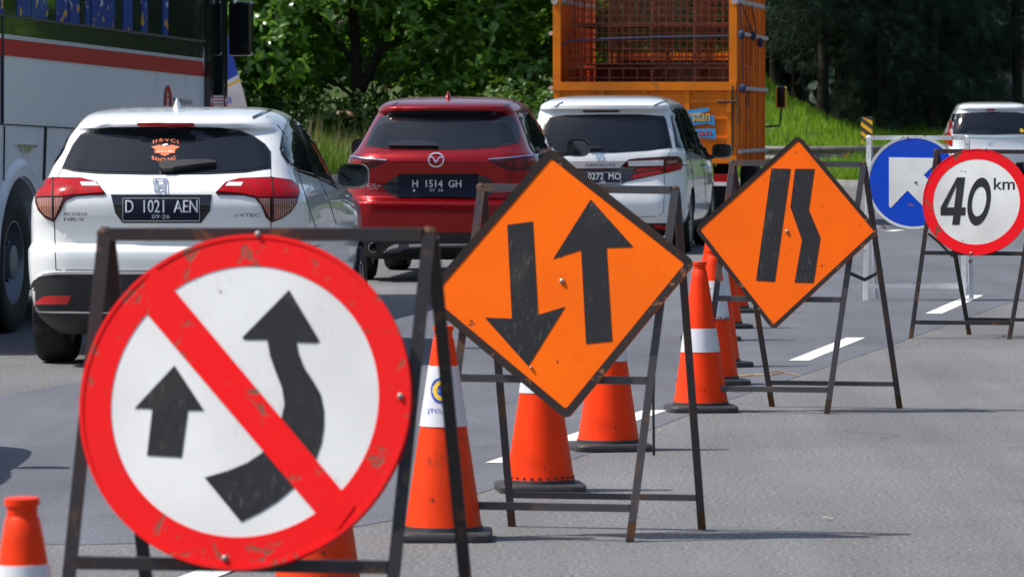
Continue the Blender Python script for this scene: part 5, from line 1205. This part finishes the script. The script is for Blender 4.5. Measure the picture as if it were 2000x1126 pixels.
# tailgate: recessed sheet, top rail, ribs and battens
MB().box((0, .045, (Z0 + ZG) / 2), (2 * hw - .01, .03, ZG - Z0)).build('tailgate', M['truck_orange'], tr)
MB().box((0, .005, ZG - .055), (2 * hw, .08, .11)).build('gate_top_rail', M['truck_orange'], tr)
MB().box((0, .008, Z0 + .05), (2 * hw, .07, .10)).build('gate_bottom_rail', M['truck_orange'], tr)
for px in (132, 415, 695, 967, 1238):
    q = tr.loc_px(*kt([(px, 620)])[0], 0); MB().box((q.x, .012, (Z0 + ZG) / 2), (.06, .05, ZG - Z0 - .2)).build('gate_rib', M['truck_orange'], tr)
for py in (655, 760, 900):
    q = tr.loc_px(*kt([(1100, py)])[0], 0); MB().box((0, .020, q.z), (2 * hw - .1, .035, .045)).build('gate_batten', M['truck_orange'], tr)
q = tr.loc_px(*kt([(1262, 800)])[0], -.03); MB().box((q.x, -.034, (Z0 + ZG) / 2 + .05), (.018, .012, ZG - Z0 - .2)).build('gate_seam', M['seam'], tr)
q = tr.loc_px(*kt([(1235, 657)])[0], -.06); MB().tube([(q.x - .15, -.05, q.z), (q.x + .1, -.05, q.z)], .018, 8).tube([(q.x + .1, -.05, q.z + .08), (q.x + .13, -.07, q.z - .05), (q.x + .12, -.06, q.z - .28)], .013, 8).build('latch', M['rust_foot'], tr)
# corner posts and side boards
for s in (-1, 1):
    MB().box((s * (hw - .045), .05, (ZG + ZT) / 2), (.10, .12, ZT - ZG)).build('corner_post', M['truck_orange'], tr)
    nbd = 9
    for k in range(nbd):
        y0 = .13 + (BL_ - .13) * k / nbd; wd = (BL_ - .13) / nbd
        MB().box((s * (hw - .03 + (.012 if k % 2 else 0)), y0 + wd / 2, (Z0 + ZT) / 2 - .1), (.035, wd * .93, ZT - Z0 - .15)).build('side_board', M['truck_orange2'], tr)
        MB().box((s * (hw - .015), y0 + wd * .985, (Z0 + ZT) / 2 - .1), (.07, .07, ZT - Z0 - .1)).build('side_stake', M['truck_orange2'], tr)
    for (y0, y1) in ((215, 285), (570, 620), (980, 1000)):
        a = tr.loc_px(*kt([(1290, y0)])[0], .1); a.x = s * (hw + .04)
        MB().tube([(a.x, .03, a.z), (a.x, BL_ + .05, a.z - .02)], .028, 8).build('side_pole', M['pole_pale'], tr)
    MB().tube([(s * (hw - .02), -.05, 2.93), (s * (hw - .02), BL_, 2.93)], .045, 10).build('top_pole', M['pole_pale'], tr)
MB().tube([tr.loc_px(*kt([q_])[0], .1) for q_ in ((150, 300), (210, 262), (480, 250), (800, 240), (1255, 232))], .014, 6).build('rope', M['rope'], tr)
for k in range(3):
    pts = [[(1303, 20), (1325, 215), (1328, 580)], [(1318, 20), (1360, 130), (1400, 240)], [(1385, 40), (1405, 150), (1412, 235)]][k]
    MB().tube([tr.loc_px_x(*kt([p_])[0], hw + .07) for p_ in pts], .009, 6).build('rope', M['rope'], tr)
for p_ in ((1318, 228), (1392, 235), (1440, 280), (1326, 575)):
    q = tr.loc_px_x(*kt([p_])[0], hw + .08); MB().lathe([(.01, -.06), (.04, -.02), (.045, .03), (.012, .07)], 8, Matrix.Translation(q)).build('rope_knot', M['rope'], tr)
MB().box((0, BL_ + .03, (Z0 + 2.15) / 2), (2 * hw, .05, 2.15 - Z0)).build('headboard', M['bark'], tr)
MB().box((0, BL_ + .9, 1.55), (1.95, 1.6, 1.5)).build('cab', M['truck_orange'], tr)
MB().box((0, BL_ + .1, 1.95), (1.6, .02, .5)).build('cab_window', M['glass_side'], tr)
# sticker lettering on the gate
def ts(pts, name, m, off, parent=None):
    poly = []
    for p in pts: q = tr.loc_px(*p, 0); poly.append((q.x, q.z))
    return MB().prism(poly, (0, -off, 0), (1, 0, 0), (0, 0, 1), (0, -1, 0), .003).build(name, m, parent or tr)
sb = ts(kt([(960, 715), (1108, 695), (1112, 715), (1080, 728), (960, 735)]), 'sticker', M['ink_sky'] if 'ink_sky' in M else mat('printed sky blue', (.03, .28, .60), .5), .034)
SKY = sb.data.materials[0]
ts(kt([(960, 750), (1142, 745), (1148, 812), (1100, 800), (960, 815)]), 'sticker', SKY, .034); ts(kt([(960, 835), (1150, 830), (1155, 898), (1050, 890), (960, 880)]), 'sticker', SKY, .034)
def tt(s, box, m, off):
    V, Fc, _ = FONT[s]; x0, y0, x1, y1 = box; vs = []
    for a_, b_ in V: q = tr.loc_px(*kt([(x0 + (x1 - x0) * a_, y1 + (y0 - y1) * b_)])[0], -off); vs.append(q)
    MB().add(vs, Fc).build('lettering', m, tr)
for o_, mm in ((0, M['ink_black']), (1, M['ink_yellow'])): tt('saan', (1005 - 5 * o_, 738 - 4 * o_, 1118 - 5 * o_, 788 - 4 * o_), mm, .040 + .004 * o_)
for o_, mm in ((0, M['ink_black']), (1, M['ink_red'])): tt('kan', (1010 - 5 * o_, 838 - 4 * o_, 1128 - 5 * o_, 882 - 4 * o_), mm, .040 + .004 * o_)
tt('oleh', (985, 722, 1060, 748), M['sticker_white'], .044)
# rear lamps, wheels, mirror
for s in (-1, 1):
    o = MB().box((s * .92, .0, Z0 - .22), (.34, .08, .16)).build('tail_lamp', M['lamp_red'], tr)
    MB().box((s * .92, -.042, Z0 - .27), (.30, .01, .05)).build('clear_lens', M['lamp_clear'], o)
    for yy in (1.2, BL_ + .8):
        for q in ((.0,) if yy > 3 else (0, -.27)):
            Mx = Matrix.Translation((s * (.95 + q), yy, .42)) @ Matrix.Rotation(R(90) * s, 4, 'Y')
            o = MB().lathe([(.25, -.1), (.25, .09), (.2, .03), (.08, .03), (.08, .1), (.03, .11)], 24, Mx).build('wheel', M['bus_rim'], tr, 40)
            MB().lathe([(.245, -.1), (.30, -.12), (.38, -.12), (.415, -.09), (.42, 0), (.415, .09), (.38, .12), (.30, .12), (.245, .1)], 32, Mx, close=True).build('tyre', M['tyre'], o, 40)
    q = tr.loc_px(*kt([(1576, 630)])[0], BL_ + 1.5); w2, h2 = 72 * .302 / 137, 140 * .302 / 137
    mo = bevel(MB().box((s * q.x, q.y, q.z), (w2, .08, h2)).build('side_mirror', M['hazard_yellow'], tr), .03, 3)
    bevel(MB().box((s * q.x, q.y - .03, q.z + .01), (w2 * .72, .05, h2 * .96)).build('mirror_glass', M['glass_side'], mo), .02, 2)
    MB().tube([(s * .95, q.y + .1, q.z - .42), (s * (q.x - .02), q.y + .03, q.z - .40), (s * q.x, q.y, q.z - h2 / 2)], .016, 8).build('mirror_arm', M['black_plastic'], mo)
# cages: wire boxes
CW, CH, CD = .545, .50, .92
def cage_mesh():
    mb = MB(); r_ = .0032; nx, nz, ny = 6, 5, 8
    def wire(a, b_, k=r_): mb.bar(a, b_, k * 2)
    for yy in (0, CD):
        for i in range(nx + 1): x = -CW / 2 + CW * i / nx; wire((x, yy, 0), (x, yy, CH), r_ if i % 6 else .0055)
        for i in range(nz + 1): z = CH * i / nz; wire((-CW / 2, yy, z), (CW / 2, yy, z), r_ if i % nz else .0055)
    for xx in (-CW / 2, CW / 2):
        for i in (2, 4, 6): y = CD * i / ny; wire((xx, y, 0), (xx, y, CH))
        for z in (0.0, CH): wire((xx, 0, z), (xx, CD, z))
    for zz in (.004, CH - .004):
        for i in range(1, 9): y = CD * i / 9; wire((-CW / 2, y, zz), (CW / 2, y, zz), .0045)
        for i in range(1, 4): x = -CW / 2 + CW * i / 4; wire((x, 0, zz), (x, CD, zz), .006)
    return mb.mesh('wire_cage')
def low_cage():
    mb = MB()
    for yy in (0, CD):
        for i in range(4): x = -CW / 2 + CW * i / 3; mb.bar((x, yy, 0), (x + .006, yy, CH), .012)
        for i in range(5): z = CH * i / 4; mb.bar((-CW / 2, yy, z), (CW / 2, yy, z), .012)
    for xx in (-CW / 2, CW / 2):
        for i in range(4): y = CD * i / 3; mb.bar((xx, y, 0), (xx, y, CH), .007)
        for z in (0, CH * .5, CH): mb.bar((xx, 0, z), (xx, CD, z), .010)
    for zz in (.004, CH - .004):
        for i in range(1, 9): y = CD * i / 9; mb.bar((-CW / 2, y, zz), (CW / 2, y, zz), .010)
    return mb.mesh('wire_cage')
CM, CM2 = cage_mesh(), low_cage()
rows = ['bottom', 'second', 'third', 'top']; cols = ['leftmost', 'second from left', 'third from left', 'rightmost']; dep = ['rear', 'middle', 'front']
for zi in range(4):
    for xi in range(4):
        for yi in range(3 if zi < 3 else 3):
            o = link('wire_cage', CM2 if zi == 1 else CM, M['rust_wire'])
            z = Z0 + .10 + (0, .52, 1.045, 1.565)[zi]
            z = {0: ZG - .62, 1: ZG - .12 - .20, 2: ZG + .235, 3: ZG + .765}[zi]
            lx = -hw + .16 + CW / 2 + xi * (CW + .012); ly = .17 + yi * (CD + .05) + random.uniform(-.02, .02)
            Tm = tr.T @ Matrix.Translation((lx + random.uniform(-.006, .006) + (.03 if yi == 1 else 0), ly, z)) @ Matrix.Rotation(random.uniform(-.012, .012), 4, 'Z')
            o.matrix_world = Tm
            setp(o, f'rusty wire cage on the truck, {rows[zi]} row, {cols[xi]}, {dep[yi]} of its file', 'cage', 'rusty wire cages stacked on the truck')

# ---------------------------------------------------------------- bits lying on the road
def leaf(px, py, L_, rz, m, label):
    p = G(px, py); n = 7; vs = []
    for i in range(n): u = i / (n - 1); w_ = math.sin(math.pi * min(1, u * .95 + .03)) * .28 * L_; z = .012 + .05 * L_ * math.sin(u * 5 + rz); vs += [(L_ * (u - .5), -w_, z + .1 * L_ * .3), (L_ * (u - .5), 0, z), (L_ * (u - .5), w_, z + .1 * L_ * .4)]
    fs = [(3 * i + j, 3 * i + j + 1, 3 * i + j + 4, 3 * i + j + 3) for i in range(n - 1) for j in range(2)]
    o = MB().add(vs, fs).build('fallen_leaf', m); o.location = p; o.rotation_euler = (0, 0, rz); setp(o, label, 'leaf', 'litter on the road')
PALE = mat('pale dry leaf', (.62, .58, .50), .7); TAN = mat('tan dry leaf', (.42, .27, .12), .7)
leaf(1617, 1016, .045, .2, PALE, 'small pale scrap lying on the asphalt right of the two-way sign'); leaf(1440, 766, .075, .1, TAN, 'tan dry leaf on the road under the lane-narrows stand'); leaf(1693, 1060, .03, 1.0, TAN, 'tiny tan leaf on the asphalt near the bottom right')
p = G(1500, 738); mb = MB(); mb.tube([(-.17, 0, .01), (-.08, .03, .018), (.02, .0, .02), (.10, .05, .03), (.2, .02, .012)], [.004, .006, .006, .005, .003], 6); mb.tube([(-.02, .01, .02), (.05, .12, .035), (.14, .16, .02)], [.005, .004, .002], 6); mb.tube([(-.1, .03, .018), (-.2, .06, .012)], [.004, .002], 6)
o = mb.build('twig', TAN); o.location = p; setp(o, 'dry forked twig on the road behind the lane-narrows stand', 'twig')

# ---------------------------------------------------------------- the car just outside the left edge, whose shadow falls into view
ox = dup(h.t.o); ox.location = (-3.98, 20.3, 0); setp(ox, 'white car just outside the left edge, showing only its shadow on the road')
